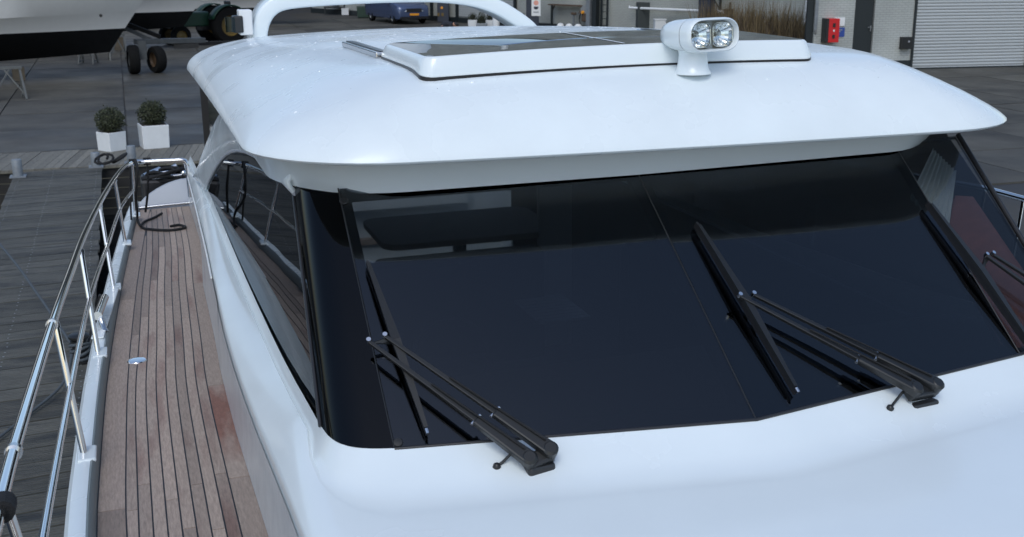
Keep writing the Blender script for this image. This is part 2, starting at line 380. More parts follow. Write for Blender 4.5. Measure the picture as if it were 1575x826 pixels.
# hull shell
hull = MB(); rows = []
for Y in YS:
    a = xo(Y); zd = dz(Y) if Y < 12.5 else dz(12.5) - .02 * (Y - 12.5)
    half = XC - a; fl = .25 if Y < 8 else .1
    sec = [(a - .09, zd + .045), (a - .105, zd + .03), (a - .108, zd - .05), (a - .07, zd - .28), (a + fl * .5, .6), (a + fl, -.5), (a + fl + .3, -1.3)]
    L = [(min(x, XC - .01), Y, z) for x, z in sec]; rows.append(L + [(2 * XC - x, y, z) for x, y, z in reversed(L)])
hull.loft(rows)
nh = len(rows[0]); hull.add(rows[-1], [tuple(range(nh))])
hull.build('hull', 'gelcoat', yt, smooth=35)
MB().box((2.05, 13.7, .1), (3.3, 2.3, 1.2)).build('stern_platform', 'gelcoat', yt, bevel=.05)
cap = MB(); rows = []
for Y in YS:
    a = xo(Y); zd = dz(Y) if Y < 12.5 else dz(12.5) - .02 * (Y - 12.5)
    rows.append([(a - .03, Y, zd + .052), (a - .06, Y, zd + .055), (a - .09, Y, zd + .045)])
cap.loft(rows); cap.build('gunwale_cap', 'gelcoat_wet', yt, smooth=50)
tr = MB(); rows = []
for Y in [y for y in YS if -4 < y < 12.5]:
    a = xo(Y); zd = dz(Y); rows.append([(a + .002, Y, zd - .02), (a - .003, Y, zd + .02), (a - .012, Y, zd + .047), (a - .022, Y, zd + .056), (a - .032, Y, zd + .05)])
tr.loft(rows); tr.build('toe_rail', 'toe_rubber', yt, smooth=40)
cap = MB(); rows = []
for Y in YS:
    a = 2 * XC - xo(Y); zd = dz(Y) if Y < 12.5 else dz(12.5) - .02 * (Y - 12.5)
    rows.append([(a + .002, Y, zd - .03), (a + .02, Y, zd + .052), (a + .07, Y, zd + .055), (a + .115, Y, zd + .045)])
cap.loft(rows); cap.build('gunwale_cap', 'gelcoat_wet', yt, smooth=50)
# deck base: caulking sheet, planks on top
deck = MB(); rows = []
for Y in [-3 + .3 * i for i in range(52)]:
    if Y > 12.36: break
    rows.append([(xo(Y) - .005, Y, dz(Y) - .0035), (max(xi(Y), xp(Y)) + .06, Y, dz(Y) - .0035)])
deck.loft(rows); dk = deck.build('side_deck', 'caulk', yt)
PT = .0435; GAP = .006; MO = .101; MI = .082
def plank(x0f, x1f, ya, yb, m='teak'):
    ny = max(2, int((yb - ya) / .3) + 1); A = []; B = []
    for k in range(ny + 1):
        Y = lerp(ya, yb, k / ny); a, b = x0f(Y), x1f(Y)
        if b - a < .010: b = a + .010
        A.append((a, Y, dz(Y))); B.append((b, Y, dz(Y)))
    mb = MB(); dn = lambda P: [(x, y, z - .006) for x, y, z in P]
    mb.loft([dn(A), A, B, dn(B)])
    mb.add([A[0], B[0], dn(B)[0], dn(A)[0]], [(0, 1, 2, 3)]); mb.add([A[-1], B[-1], dn(B)[-1], dn(A)[-1]], [(0, 3, 2, 1)])
    return mb.build('plank', m, dk)
YA, YB = 1.5, 12.33
def cut(ya, yb, lens, f0, f1, redspan=None):
    y = ya; k = 0
    while y < yb - .02:
        e = min(yb, y + lens[k % len(lens)]); k += 1
        if yb - e < .3: e = yb
        m = 'teak'
        plank(f0, f1, y, e - GAP, m); y = e
# outer margin
cut(YA, YB, [2.78, 3.75, 2.9, 3], lambda Y: xo(Y) + .004, lambda Y: xo(Y) + MO)
# inner margin: red wet plank between Y 4.43 and 6.9, plain elsewhere
fi0 = lambda Y: xp(Y) - MI; fi1 = lambda Y: max(xi(Y), xp(Y) if Y > 8.4 else 0) - .004
plank(fi0, fi1, YA, 4.43 - GAP); plank(fi0, fi1, 4.43, 5.75 - GAP, 'teak_red'); plank(fi0, fi1, 5.75, 8.35 - GAP); plank(fi0, fi1, 8.35, YB)
joints = [[4.5, 8.15], [3.95, 7.3, 10.2], [4.42, 8.5], [4.0, 7.7], [4.3, 7.15, 10], [3.85, 8.6], [4.5, 7.45], [4.25, 7.0]]
for k in range(9):
    hi = (lambda k: lambda Y: xp(Y) - MI - GAP - k * (PT + GAP))(k)
    lo = (lambda h: lambda Y: max(h(Y) - PT, xo(Y) + MO + GAP))(hi)
    # where does it run out against the outer margin
    yend = YB
    Y = YA
    while Y < YB:
        if hi(Y) - (xo(Y) + MO + GAP) < .012 and Y > 6: yend = Y; break
        Y += .05
    ystart = YA
    while ystart < YB and hi(ystart) - (xo(ystart) + MO + GAP) < .02: ystart += .05
    if ystart > 6 or yend - ystart < .4: continue
    js = [j for j in joints[k % 8] if ystart + .3 < j < yend - .3]
    ed = [ystart] + js + [yend]
    for a, b in zip(ed, ed[1:]): plank(lo, hi, a, b - GAP)
# deck fitting: oval filler cap
fp = Vector((-.07, 6.39, dz(6.39)))
MB().revolve([(.001, .008), (.03, .009), (.047, .007), (.052, .001)], fp, 24).build('deck_filler', 'chrome', yt, smooth=30)
# trunk, ledge and plinth around the glass ----------------------------------
ZG = [(3.3, 2.385), (3.56, 2.385), (4.43, 2.30), (5.3, 2.25), (6.3, 2.215), (8.8, 2.165), (10, 2.06), (12.4, 1.84)]
zg = lambda Y: sinterp(ZG, Y)
TX = [(.9, .42), (3.1, .39), (4.4, .36), (5.4, .355), (6.4, .375), (7.3, .40), (8.75, .43), (10.5, .47), (12.4, .515)]
TZ = [(.9, 2.17), (2.4, 2.22), (3.1, 2.24), (4.4, 2.18), (5.4, 2.15), (6.4, 2.15), (7.3, 2.125), (8.75, 2.06), (10.5, 1.93), (12.4, 1.80)]
tx = lambda Y: sinterp(TX, Y); tz = lambda Y: sinterp(TZ, Y)
G = []; B = []; T = []; D = []
for Y in [12.34, 11.5, 10.7, 10, 9.4, 8.8, 8.45, 8.2, 7.6, 7, 6.5, 6, 5.5, 5, 4.6, 4.2, 3.9, 3.72]:
    g = zg(Y); xg = .52 if Y < 9 else lerp(.52, .57, (Y - 9) / 3.3)
    G.append((xg, Y, g)); B.append((xg - .03, Y, g - .045)); T.append((tx(Y), Y, tz(Y))); D.append((xi(Y) - .004 if Y < 8.3 else xi(Y), Y, dz(Y) - .01))
corner = [((.521, 3.58), (.47, 3.53), 3.4), ((.533, 3.49), (.474, 3.36), 3.0), ((.565, 3.415), (.50, 3.23), 2.55), ((.625, 3.365), (.55, 3.13), 1.9), ((.71, 3.335), (.64, 3.055), 1.0)]
for g, b, ty in corner:
    G.append((*g, 2.385)); B.append((*b, 2.30)); T.append((tx(ty), ty, tz(ty))); D.append((xi(ty) - .004, ty, dz(ty) - .01))
GB_L, GB_C, GB_R, GB_R2 = (.71, 3.335), (1.885, 3.155), (3.13, 3.37), (3.50, 3.47)
def wsbase(x):
    for (x0, y0), (x1, y1) in ((GB_L, GB_C), (GB_C, GB_R), (GB_R, GB_R2)):
        if x <= x1: return lerp(y0, y1, (x - x0) / (x1 - x0))
fx = [.8, 1.0, 1.25, 1.55, 1.75, 1.885, 2.05, 2.3, 2.6, 2.9, 3.13, 3.35, 3.50]
for x in fx:
    y = wsbase(x); G.append((x, y, 2.385)); xb = lerp(.66, 3.58, (x - .71) / 2.79); B.append((xb, y - .27, 2.298))
    xt = lerp(.45, 3.7, (x - .71) / 2.79); T.append((xt, .95, 2.17 + .03 * (1 - ((xt - XC) / 1.65) ** 2))); D.append((xt, .8, 1.75))
for Y in [3.6, 4.2, 5, 6, 7.5, 9, 11, 12.34]:
    g = zg(Y) if Y > 3.6 else 2.385
    G.append((3.60, Y, g)); B.append((3.645, Y, g - .035)); T.append((3.74, Y, tz(Y))); D.append((3.76, Y, dz(Y) - .01))
V3 = lambda P: [Vector(p) for p in P]
G, B, T, D = V3(G), V3(B), V3(T), V3(D)
rows = [G, [lerp(g, b, .45) + Vector((0, 0, -.022)) for g, b in zip(G, B)], [lerp(g, b, .8) + Vector((0, 0, -.018)) for g, b in zip(G, B)], B]
for k in (.012, .06, .14, .25, .4, .55, .7, .82, .91): rows.append([lerp(b, t, k) + Vector((0, 0, .012 * math.sin(math.pi * k))) for b, t in zip(B, T)])
rows += [[lerp(b, t, .97) + Vector((0, 0, .001)) for b, t in zip(B, T)], [t + Vector((0, 0, -.008)) for t in T], [lerp(t, d, .05) + Vector((0, 0, -.01)) for t, d in zip(T, D)],
         [lerp(t, d, .3) for t, d in zip(T, D)], [lerp(t, d, .65) for t, d in zip(T, D)], D]
trunk = MB().loft(rows); trunk.build('cabin_trunk', 'gelcoat', yt, smooth=42)
# protective film stuck over the coaming aft (wrinkled), a skin 3 mm proud
fl = MB(); frs = []
for i in range(0, 12):
    b, t, d = B[i], T[i], D[i]; out = Vector((-.004, 0, .003))
    frs.append([lerp(t, d, .06) + out + Vector((-.001, 0, -.008)), lerp(t, d, .5) + out, lerp(t, d, .97) + out])
fl.loft(frs); fl.build('protective_film', 'film', yt, smooth=40)
fl = MB(); frs = []
for i in range(6, len(D)):
    if D[i].y < 1.2 or D[i].x > 1: break
    t, d = T[i], D[i]; out = Vector((-.0035, 0, 0)); frs.append([lerp(t, d, .12) + out, lerp(t, d, .5) + out, lerp(t, d, .96) + out])
fl.loft(frs); fl.build('protective_film', 'film', yt, smooth=40)
# thin bright trim along the coaming
MB().tube([lerp(T[i], D[i], .04) + Vector((-.010, 0, -.004)) for i in range(0, 11)], .006, 8).build('trim_strip', 'white_paint', yt, smooth=60)
# aft end panel of the side deck
ap = MB(); ya = 12.36; outl = []
for k in range(9):
    t = k / 8; x = lerp(.02, .53, t); outl.append((x, dz(ya) + .045 + .22 * math.sin(t * math.pi / 2) ** .8))
poly = [(.02, dz(ya) - .01)] + outl + [(.53, dz(ya) - .01)]
ap.prism(poly, .05, lambda u, v, q: (u, ya + q + (v - dz(ya)) * .35, v)); ap.build('aft_panel', 'grey_gelcoat', yt)
MB().tube([(.01, ya - .02, dz(ya) + .02), (.25, ya - .025, dz(ya) + .03), (.53, ya - .02, dz(ya) + .035)], .013, 10).build('deck_trim', 'chrome_dull', yt, smooth=60)
# aft cockpit deck
MB().box((2.05, 13.6, .72), (3.2, 2.2, .06)).build('cockpit_deck', 'teak', yt)
MB().box((2.05, 12.45, 1.3), (3.0, .06, .4)).build('cockpit_bulkhead', 'gelcoat', yt)

# glass ---------------------------------------------------------------------
def rake(p, h): return p
TL, TC, TR_, TR2 = Vector((.72, 4.195, 3.05)), None, None, Vector((3.52, 4.42, 3.02))
BLp, BCp, BRp, BR2 = Vector((*GB_L, 2.385)), Vector((*GB_C, 2.385)), Vector((*GB_R, 2.385)), Vector((*GB_R2, 2.385))
nL = (BCp - BLp).cross(TL - BLp).normalized(); nL = nL if nL.z > 0 else -nL
def on_plane(p, n, x, z): return Vector((x, p.y - (n.x * (x - p.x) + n.z * (z - p.z)) / n.y, z))
TC = Vector((1.89, 4.175, 3.055))
TR_ = Vector((3.13, 4.235, 3.055))
nR = (BRp - BCp).cross(TR_ - BRp).normalized(); nR = nR if nR.z > 0 else -nR
nR2 = (BR2 - BRp).cross(TR_ - BRp).normalized(); nR2 = nR2 if nR2.z > 0 else -nR2
TR2 = on_plane(BRp, nR2, 3.54, 3.05)
from mathutils.bvhtree import BVHTree
PANES = []
def pane(name, bl, br, tr, tl, n, m, frit=.0):
    N_ = 12; g = .003; S = lambda u, v: lerp(lerp(bl, br, u), lerp(tl, tr, u), v); rg = [g + (1 - 2 * g) * k / N_ for k in range(N_ + 1)]
    mb = MB().loft([[S(u, v) for u in rg] for v in rg]); PANES.append(BVHTree.FromPolygons(mb.v, mb.f))
    nv = (N_ + 1) ** 2; fr_ = list(mb.f); edge = [k for k in range(N_ + 1)] + [k * (N_ + 1) + N_ for k in range(1, N_ + 1)] + [N_ * (N_ + 1) + k for k in range(N_ - 1, -1, -1)] + [k * (N_ + 1) for k in range(N_ - 1, 0, -1)]
    mb.v += [tuple(Vector(p) - n * .008) for p in mb.v]; mb.f += [tuple(i + nv for i in reversed(q)) for q in fr_]
    mb.f += [(edge[i], edge[(i + 1) % len(edge)], edge[(i + 1) % len(edge)] + nv, edge[i] + nv) for i in range(len(edge))]
    o = mb.build(name, m, yt, smooth=30)
    if frit:      # printed black border on the inside of the pane
        ub, ut = (br - bl).normalized(), (tl - bl).normalized(); off = -n * .012
        inn = [bl + ub * frit * .8 + ut * frit * 1.3, br - ub * frit * .8 + ut * frit * 1.3, tr - ub * frit * .8 - ut * frit * 1.2, tl + ub * frit * .8 - ut * frit * 1.2]
        a_, b_ = frit * .8 / (br - bl).length, frit * 1.25 / (tl - bl).length; fb = MB(); k8 = [k / 8 for k in range(9)]
        for u0, u1, v0, v1 in ((0, 1, 0, b_), (0, 1, 1 - b_, 1), (0, a_, b_, 1 - b_), (1 - a_, 1, b_, 1 - b_)): fb.loft([[S(lerp(u0, u1, u), lerp(v0, v1, v)) + off for u in k8] for v in k8])
        fb.build('black_border', 'black_frit', o)
    return o
pane('windscreen_pane', BLp, BCp, TC, TL, nL, 'tinted', .05)
pane('windscreen_pane', BCp, BRp, TR_, TC, nR, 'tinted', .05)
pane('windscreen_pane', BRp, BR2, TR2, TR_, nR2, 'light_tint', .012)
# seams
for a, b, n in ((BLp, TL, nL), (BCp, TC, (nL + nR).normalized()), (BRp, TR_, (nR + nR2).normalized())):
    MB().tube([a - n * .0012, b - n * .0012], .0028, 6).build('glazing_seam', 'black_plastic', yt)
MB().bar(BCp - nL * .05, TC - nL * .05, .05, .04, up=nL).build('mullion', 'black_frit', yt)
MB().bar(BRp - nR * .03, TR_ - nR * .03, .02, .02, up=nR).build('mullion', 'black_frit', yt)
# curved corner glass
cb = [(.521, 3.585), (.533, 3.49), (.565, 3.415), (.625, 3.365), (.708, 3.336)]; ct = [(.592, 4.43), (.60, 4.345), (.62, 4.27), (.66, 4.216), (.718, 4.182)]
rb = smooth_path([(x, y, 2.385) for x, y in cb], 5); rt = smooth_path([(x, y, 3.03) for x, y in ct], 5)
MB().loft([[lerp(a, b, t) for a, b in zip(rb, rt)] for t in (0, .25, .5, .75, 1)]).build('corner_pane', 'corner_tint', yt, smooth=60)
MB().loft([[lerp(a, b, t) + Vector((.02, .02, -.012)) for a, b in zip(rb, rt)] for t in (0, 1)]).build('dark_corner_strip', 'black_frit', yt, smooth=60)
# side glass
GT = [(4.40, 3.0), (5.18, 2.965), (5.77, 2.92), (6.33, 2.855), (6.94, 2.755), (7.53, 2.62), (8.26, 2.40), (8.95, 2.165)]
gt = lambda Y: sinterp(GT, Y) if Y > 4.4 else lerp(2.385, 3.0, (Y - 3.59) / .81)
gx = lambda z: .522 + .072 * (z - 2.2) / .8
yl = [3.6, 3.75, 3.9, 4.05, 4.2, 4.4, 4.7, 5, 5.4, 5.8, 6.2, 6.6, 7, 7.3, 7.6, 7.9, 8.2, 8.5, 8.75, 8.94]
rows = [[(gx(z), Y, z) for Y in yl for z in [lerp(zg(Y), max(gt(Y), zg(Y) + .002), t)]] for t in (0, .2, .4, .6, .8, 1)]
MB().loft(rows).build('side_window', 'side_tint', yt, smooth=60)
MB().loft([[(gx(z) + .03, Y, z) for Y in yl for z in [lerp(zg(Y), max(gt(Y), zg(Y) + .002), t)]] for t in (0, .06)]).build('window_border', 'black_frit', yt)
MB().tube([(gx(gt(Y)) - .006, Y, gt(Y)) for Y in yl[5:]], .009, 8).build('window_trim', 'grey_gelcoat', yt, smooth=60)
MB().tube([(.519, 3.59, 2.385), (.588, 4.43, 3.0)], .008, 8).build('window_trim', 'black_satin', yt, smooth=60)
MB().tube([BR2 + Vector((.006, 0, 0)), TR2 + Vector((.006, 0, 0))], .012, 8).build('window_trim', 'black_satin', yt, smooth=60)
MB().loft([[(3.52 + .012, Y, zg(Y) if Y > 3.6 else 2.385) for Y in (3.5, 4.4, 6, 8, 9)], [(3.56, Y, z) for Y, z in ((4.45, 3.05), (5, 3.0), (6, 2.9), (8, 2.5), (9, 2.2))]]).build('side_window', 'side_tint', yt)
MB().tube([BLp + Vector((0, -.001, -.002)), BCp + Vector((0, -.004, 0)), BRp + Vector((0, -.004, 0)), BR2 + Vector((0, -.004, 0))], .006, 8).build('glass_seal', 'black_satin', yt, smooth=60)
# white side panel sweeping down from the roof
AE = [(7.29, 2.99), (8.0, 2.80), (8.52, 2.63), (9.54, 2.27), (9.95, 2.09)]
def ptop(Y): return 3.1 - .0 if Y < 7.0 else min(3.1, sinterp([(7.0, 3.1)] + AE, Y))
yl2 = [4.4, 4.7, 5, 5.4, 5.8, 6.2, 6.6, 7, 7.3, 7.6, 7.9, 8.2, 8.5, 8.75, 8.95, 9.2, 9.5, 9.75, 9.93]
def pbot(Y): return gt(Y) if Y < 8.94 else zg(Y) - .02
rows = [[(gx(z) - .012 - .03 * math.sin(math.pi * min(1, t * 1.1)), Y, z) for Y in yl2 for z in [lerp(pbot(Y) - .002, max(ptop(Y), pbot(Y) + .01), t)]] for t in (0, .05, .15, .3, .5, .7, .85, 1)]
MB().loft(rows).build('side_panel', 'gelcoat', yt, smooth=60, solid=.02)
MB().prism([(7.2, 2.9), (8.7, 2.5), (8.95, 2.55), (8.75, 3.12), (7.2, 3.12)], .02, lambda u, v, q: (.575 + q, u, v)).build('quarter_window', 'van_glass', yt)

# roof ----------------------------------------------------------------------
sx0_, sx1_, sy0_, sy1_ = 1.03, 2.72, 4.18, 5.8
RX0, RX1, RY0, RY1 = .405, 3.71, 3.89, 8.95
rcx, rcy, rhx, rhy = (RX0 + RX1) / 2, (RY0 + RY1) / 2, (RX1 - RX0) / 2, (RY1 - RY0) / 2
def rloop(d, rad):
    hx, hy = rhx - d, rhy - d; P = []; n = 10
    rf = min(rad, hx * .95); ra = min(max(rad, .95 - d * .5) if rad > .05 else rad, hx * .95)
    arcs = [((hx - ra, hy - ra), 0, ra), ((-hx + ra, hy - ra), 90, ra), ((-hx + rf, -hy + rf), 180, rf), ((hx - rf, -hy + rf), 270, rf)]
    for i, ((cx, cy), a0, r) in enumerate(arcs):
        A = [(cx + r * math.cos(R(a0 + 90 * k / n)), cy + r * math.sin(R(a0 + 90 * k / n))) for k in range(n + 1)]
        P += A; (nx, ny), b0, r2 = arcs[(i + 1) % 4]; e = (nx + r2 * math.cos(R(b0)), ny + r2 * math.sin(R(b0)))
        m = 14
        P += [(lerp(A[-1][0], e[0], k / m), lerp(A[-1][1], e[1], k / m)) for k in range(1, m)]
    return [(rcx + x, rcy + y) for x, y in P]
rlip = lambda x, y: 3.188 - .012 * (x - .4) - .003 * (y - 4) ** 2
def rtop(x, y): return 3.462 - .0085 * max(0, y - 4.4) ** 2 - .05 * ((x - 1.93) / 1.55) ** 2
def bow(x, y):     # slight forward bow of the front edge in plan
    f = max(0, (rcy - y) / rhy); return (x, y - .05 * f ** 3 * (1 - ((x - rcx) / rhx) ** 2) + .04 * f ** 3)
def gfn(x, y, d):
    d = max(0, d); u = min(1, abs(x - rcx) / rhx); side = min(1, max(0, (u - .6) / .3)) * min(1, max(0, (y - RY0 - .05) / .5))
    if y > rcy + rhy * .8: side = 1
    aft = min(1, max(0, (y - 4.7) / 2.2)) if x < rcx else 0
    rt_ = x > rcx; t = min(1, d / lerp(.52, lerp(1.25 if rt_ else .85, .5, aft), side)); return (1 - (1 - t) ** 2.5) ** lerp(.84, lerp(.86 if rt_ else .70, .5, aft), side)
rows = []
def add_loop(d, rad, zf):
    rows.append([(lambda q: (q[0], q[1], zf(q[0], q[1])))(bow(x, y)) for x, y in rloop(d, rad)])
for d in (0, .0015, .005, .012, .022, .035, .06, .1, .15, .21, .28, .32, .36, .41, .46, .52, .6, .7, .82, .95, 1.1, 1.25, 1.4, 1.5, 1.57):
    add_loop(d, max(.5 - d * .2, .02) if d < 1.5 else .004, lambda x, y: lerp(rlip(x, y), rtop(x, y), gfn(x, y, d)))
roof = MB().loft(rows, True); roof.add(rows[-1], [tuple(range(len(rows[-1])))])
rows = []
add_loop(0, .5, lambda x, y: rlip(x, y)); add_loop(.004, .5, lambda x, y: rlip(x, y) - .008); add_loop(.02, .5, lambda x, y: rlip(x, y) - .014)
roof.loft(rows, True)
roof_o = roof.build('roof', 'gelcoat_wet', yt, smooth=50)
from mathutils.bvhtree import BVHTree
rbvh = BVHTree.FromPolygons(roof.v, roof.f)
dr_ = random.Random(21); dm = MB(); sm_ = MB()
for k in range(190):
    x = dr_.uniform(RX0 + .12, RX1 - .15); y = dr_.uniform(RY0 + .12, 7.6); 
    d_ = min(x - RX0, RX1 - x, y - RY0); hh = rbvh.ray_cast(Vector((x, y, 5)), Vector((0, 0, -1))); r_ = dr_.uniform(.0022, .0055)
    if hh[0] is None or hh[1].z < .8: continue
    z = hh[0].z; ex = dr_.uniform(1, 2.4)
    if sx0_ < x < sx1_ and sy0_ < y < sy1_: continue
    tgt = dm if k % 9 else sm_; r_ *= 1 if k % 9 else .45
    tgt.revolve([(r_, -.004), (r_ * .8, r_ * .3), (r_ * .4, r_ * .45), (.0001, r_ * .5)] if k % 9 else [(r_ * .6, -.004), (r_ * .5, .0015), (.0001, .002)], (x, y, z), 7, Matrix.Diagonal((ex, 1, 1)))
tag(dm.build('water_drops', 'drop', yt, smooth=80), kind='stuff'); tag(sm_.build('dirt_specks', 'steel_grey', yt), kind='stuff')
# underside: from the lip back and down to the head of the glass
und = MB(); rA = rows[-1]; rowsU = [rA]
FRONT = [(.515, 4.25), (.72, TL.y - .03), (1.89, TC.y - .03), (3.13, TR_.y - .03), (3.54, TR2.y - .03)]
def floop(z, ins):
    out = []
    for x, y in rloop(0, .5):
        u = (x - rcx) / rhx; v = (y - rcy) / rhy
        fx_ = lerp(.515 + ins, 3.535 - ins, (u + 1) / 2); fy_ = lerp(interp(FRONT, fx_) - .022 + ins, 8.8 - ins, (v + 1) / 2)
        f = max(0, -v) ** 3
        out.append((fx_, fy_, z))
    return out
for t, dz_ in ((.4, -.004), (.68, -.006), (.76, -.014), (.80, -.028)): rowsU.append([(lerp(a[0], b[0], t), lerp(a[1], b[1], t), a[2] + dz_) for a, b in zip(rA, floop(3.04, 0))])
rowsU += [floop(3.028, 0)]
und.loft(rowsU, True).build('roof_fascia', 'gelcoat', yt, smooth=40)
MB().loft([floop(3.041, .0), floop(3.055, .06), floop(3.07, .9)], True).add(floop(3.07, .9), [tuple(range(96))]).build('headliner', 'ceiling', yt)
# sunroof ---------------------------------------------------------------------
sx0, sx1, sy0, sy1 = 1.05, 2.70, 4.20, 4.95
def scam(x): return 1 - ((x - 1.9) / .9) ** 2
so = [(x + (sx0 + sx1) / 2, y + (sy0 + sy1) / 2) for x, y in rrect((sx1 - sx0) / 2, (sy1 - sy0) / 2, .05, 5)]
def dense(P, m=8):
    out = []
    for i, a in enumerate(P):
        b = P[(i + 1) % len(P)]; L = math.hypot(b[0] - a[0], b[1] - a[1]); k = m if L > .4 else 1
        out += [(lerp(a[0], b[0], j / k), lerp(a[1], b[1], j / k)) for j in range(k)]
    return out
so = dense(so, 12); scx, scy = (sx0 + sx1) / 2, (sy0 + sy1) / 2
def sl(ins, zf): return [(scx + (x - scx) * (1 - ins / .8), scy + (y - scy) * (1 - ins / .43), zf(x, y)) for x, y in so]
base = lambda x, y: lerp(rlip(x, y), rtop(x, y), gfn(x, y, y - RY0))
sunroof = empty('sunroof'); sunroof.parent = yt
MB().loft([sl(-.001, lambda x, y: base(x, y) - .01), sl(-.001, lambda x, y: base(x, y) + .009)], True).build('gasket', 'black_satin', sunroof, smooth=40)
frow = [sl(0, lambda x, y: base(x, y) + .010), sl(0, lambda x, y: base(x, y) + .016), sl(.016, lambda x, y: rtop(x, y) + .052), sl(.022, lambda x, y: rtop(x, y) + .059), sl(.03, lambda x, y: rtop(x, y) + .061)]
MB().loft(frow, True).build('frame', 'gelcoat', sunroof, smooth=40)
gl0 = sl(.028, lambda x, y: rtop(x, y) + .062)
MB().loft([gl0] + [sl(i, lambda x, y: rtop(x, y) + .063) for i in (.1, .2, .3, .4)], True).add(sl(.4, lambda x, y: rtop(x, y) + .063), [tuple(range(len(so)))]).build('glass_panel', 'roof_glass', sunroof, smooth=60)
MB().loft([sl(.03, lambda x, y: rtop(x, y) + .045), sl(.4, lambda x, y: rtop(x, y) + .045)], True).add(sl(.4, lambda x, y: rtop(x, y) + .045), [tuple(range(len(so)))]).build('inner_shade', 'shade_cloth', sunroof, smooth=60)
MB().loft([[(x, y, rtop(x, y) + .0645) for y in (sy0 + .04, 4.4, 4.7, sy1 - .03)] for x in (1.862, 1.874)]).build('center_strip', 'white_paint', sunroof)
for x in (1.07, 2.63):
    r = MB().bar((x, 4.94, rtop(x, 4.94) + .012), (x, 5.75, rtop(x, 5.75) + .012), .07, .024).build('slide_rail', 'chrome_dull', sunroof, bevel=.004)
    MB().bar((x, 4.95, rtop(x, 4.95) + .0255), (x, 5.74, rtop(x, 5.74) + .0255), .03, .004).build('rail_groove', 'black_satin', r)
# arch ------------------------------------------------------------------------
arch = empty('radar_arch'); arch.parent = yt
AP = [(.93, 3.26), (.945, 3.36), (.975, 3.44), (1.03, 3.505), (1.12, 3.545), (1.3, 3.562), (1.6, 3.572), (1.95, 3.575), (2.25, 3.565), (2.5, 3.53), (2.68, 3.47), (2.82, 3.39), (2.93, 3.31), (2.98, 3.25)]
rows = []
apath = smooth_path([(x, 0, z) for x, z in AP], 4)
for i, p in enumerate(apath):
    a = apath[max(i - 1, 0)]; b = apath[min(i + 1, len(apath) - 1)]; d = (b - a).normalized(); nn = Vector((-d.z, 0, d.x))
    h = .055; dep = .17; c = Vector((p.x, 8.62, p.z - .018)); ring = []
    for u, v in rrect(dep, h, .018, 3): ring.append(c + Vector((0, u, 0)) + nn * v)
    rows.append(ring)
MB().loft(rows, True, True).build('arch_beam', 'gelcoat', arch, smooth=40)
MB().revolve([(.24, 3.0), (.25, 3.01), (.25, 3.16), (.22, 3.23), (.1, 3.26), (.001, 3.265)], (1.95, 8.62, .66), 28).build('radar_dome', 'white_paint', arch, smooth=40)
MB().revolve([(.09, 3.57), (.09, 3.68)], (1.95, 8.62, 0), 20).build('dome_foot', 'white_paint', arch, smooth=40)
nb = MB().box((.845, 8.47, 3.40), (.09, .14, .17)).build('nav_light_box', 'white_paint', arch, bevel=.008)
MB().box((.79, 8.44, 3.39), (.07, .11, .115)).build('housing', 'black_plastic', nb, bevel=.01)
MB().revolve([(.001, -.05), (.042, -.05), (.042, .05), (.001, .05)], (.748, 8.42, 3.39), 16).build('lens', 'green_lens', nb, smooth=40)
MB().revolve([(.03, -.045), (.03, .045)], (.752, 8.43, 3.39), 12).build('lamp_core', 'tractor_green', nb, smooth=40)
# searchlight -------------------------------------------------------------------
sb = atb(1065, 113, X=2.0)
for k in range(300):
    q = atb(1065, 113, X=1.8 + .002 * k)
    if q.z < base(q.x, q.y) + .001: sb = q; break
slight = empty('searchlight', sb); slight.parent = yt; slight.scale = (1.3, 1.3, 1.02)
MB().revolve([(.056, 0), (.056, .006), (.050, .016), (.0445, .04), (.042, .066), (.043, .08), (.045, .088)], n=32).build('pedestal', 'gelcoat', slight, smooth=40)
hm = Matrix.Rotation(R(-77), 4, 'Z')       # local +X of the head is where the lamp points
HMX = Matrix.Translation((.018, -.01, .145)) @ hm @ Matrix.Rotation(R(-3), 4, 'Y')
def hsec(sx, wy, hz, r, n=6, dz_=0): return [HMX @ Vector((sx, u, v + dz_)) for u, v in rrect(wy, hz, min(r, hz * .98), n)]
shell = [(-.135, .012, .010, .01), (-.133, .03, .022, .02), (-.122, .052, .036, .034), (-.10, .072, .049, .045), (-.06, .086, .057, .05), (0, .093, .061, .05), (.015, .094, .062, .05)]
MB().loft([hsec(*q) for q in shell], True, True).build('head_shell', 'gelcoat', slight, smooth=50)
MB().loft([hsec(.016, .0915, .0595, .05), hsec(.019, .0915, .0595, .05)], True).build('seam', 'grey_print', slight, smooth=50)
MB().loft([hsec(*q) for q in ((.019, .0945, .0625, .05), (.05, .096, .063, .05), (.062, .0945, .0615, .05), (.066, .090, .057, .047), (.060, .086, .053, .044), (.040, .083, .050, .042))], True).build('bezel', 'gelcoat', slight, smooth=50)
MB().loft([hsec(.021, .0835, .0505, .042), hsec(.0209, .02, .01, .009)], True, True).build('back_plate', 'grey_print', slight, smooth=50)
MB().loft([hsec(.052, .0835, .0505, .042), hsec(.0521, .02, .01, .009)], True, True).build('cover_lens', 'lens', slight, smooth=50)
MB().loft([hsec(.040, .0115, .0505, .002), hsec(.0401, .008, .04, .002)], True, True).build('divider', 'grey_print', slight)
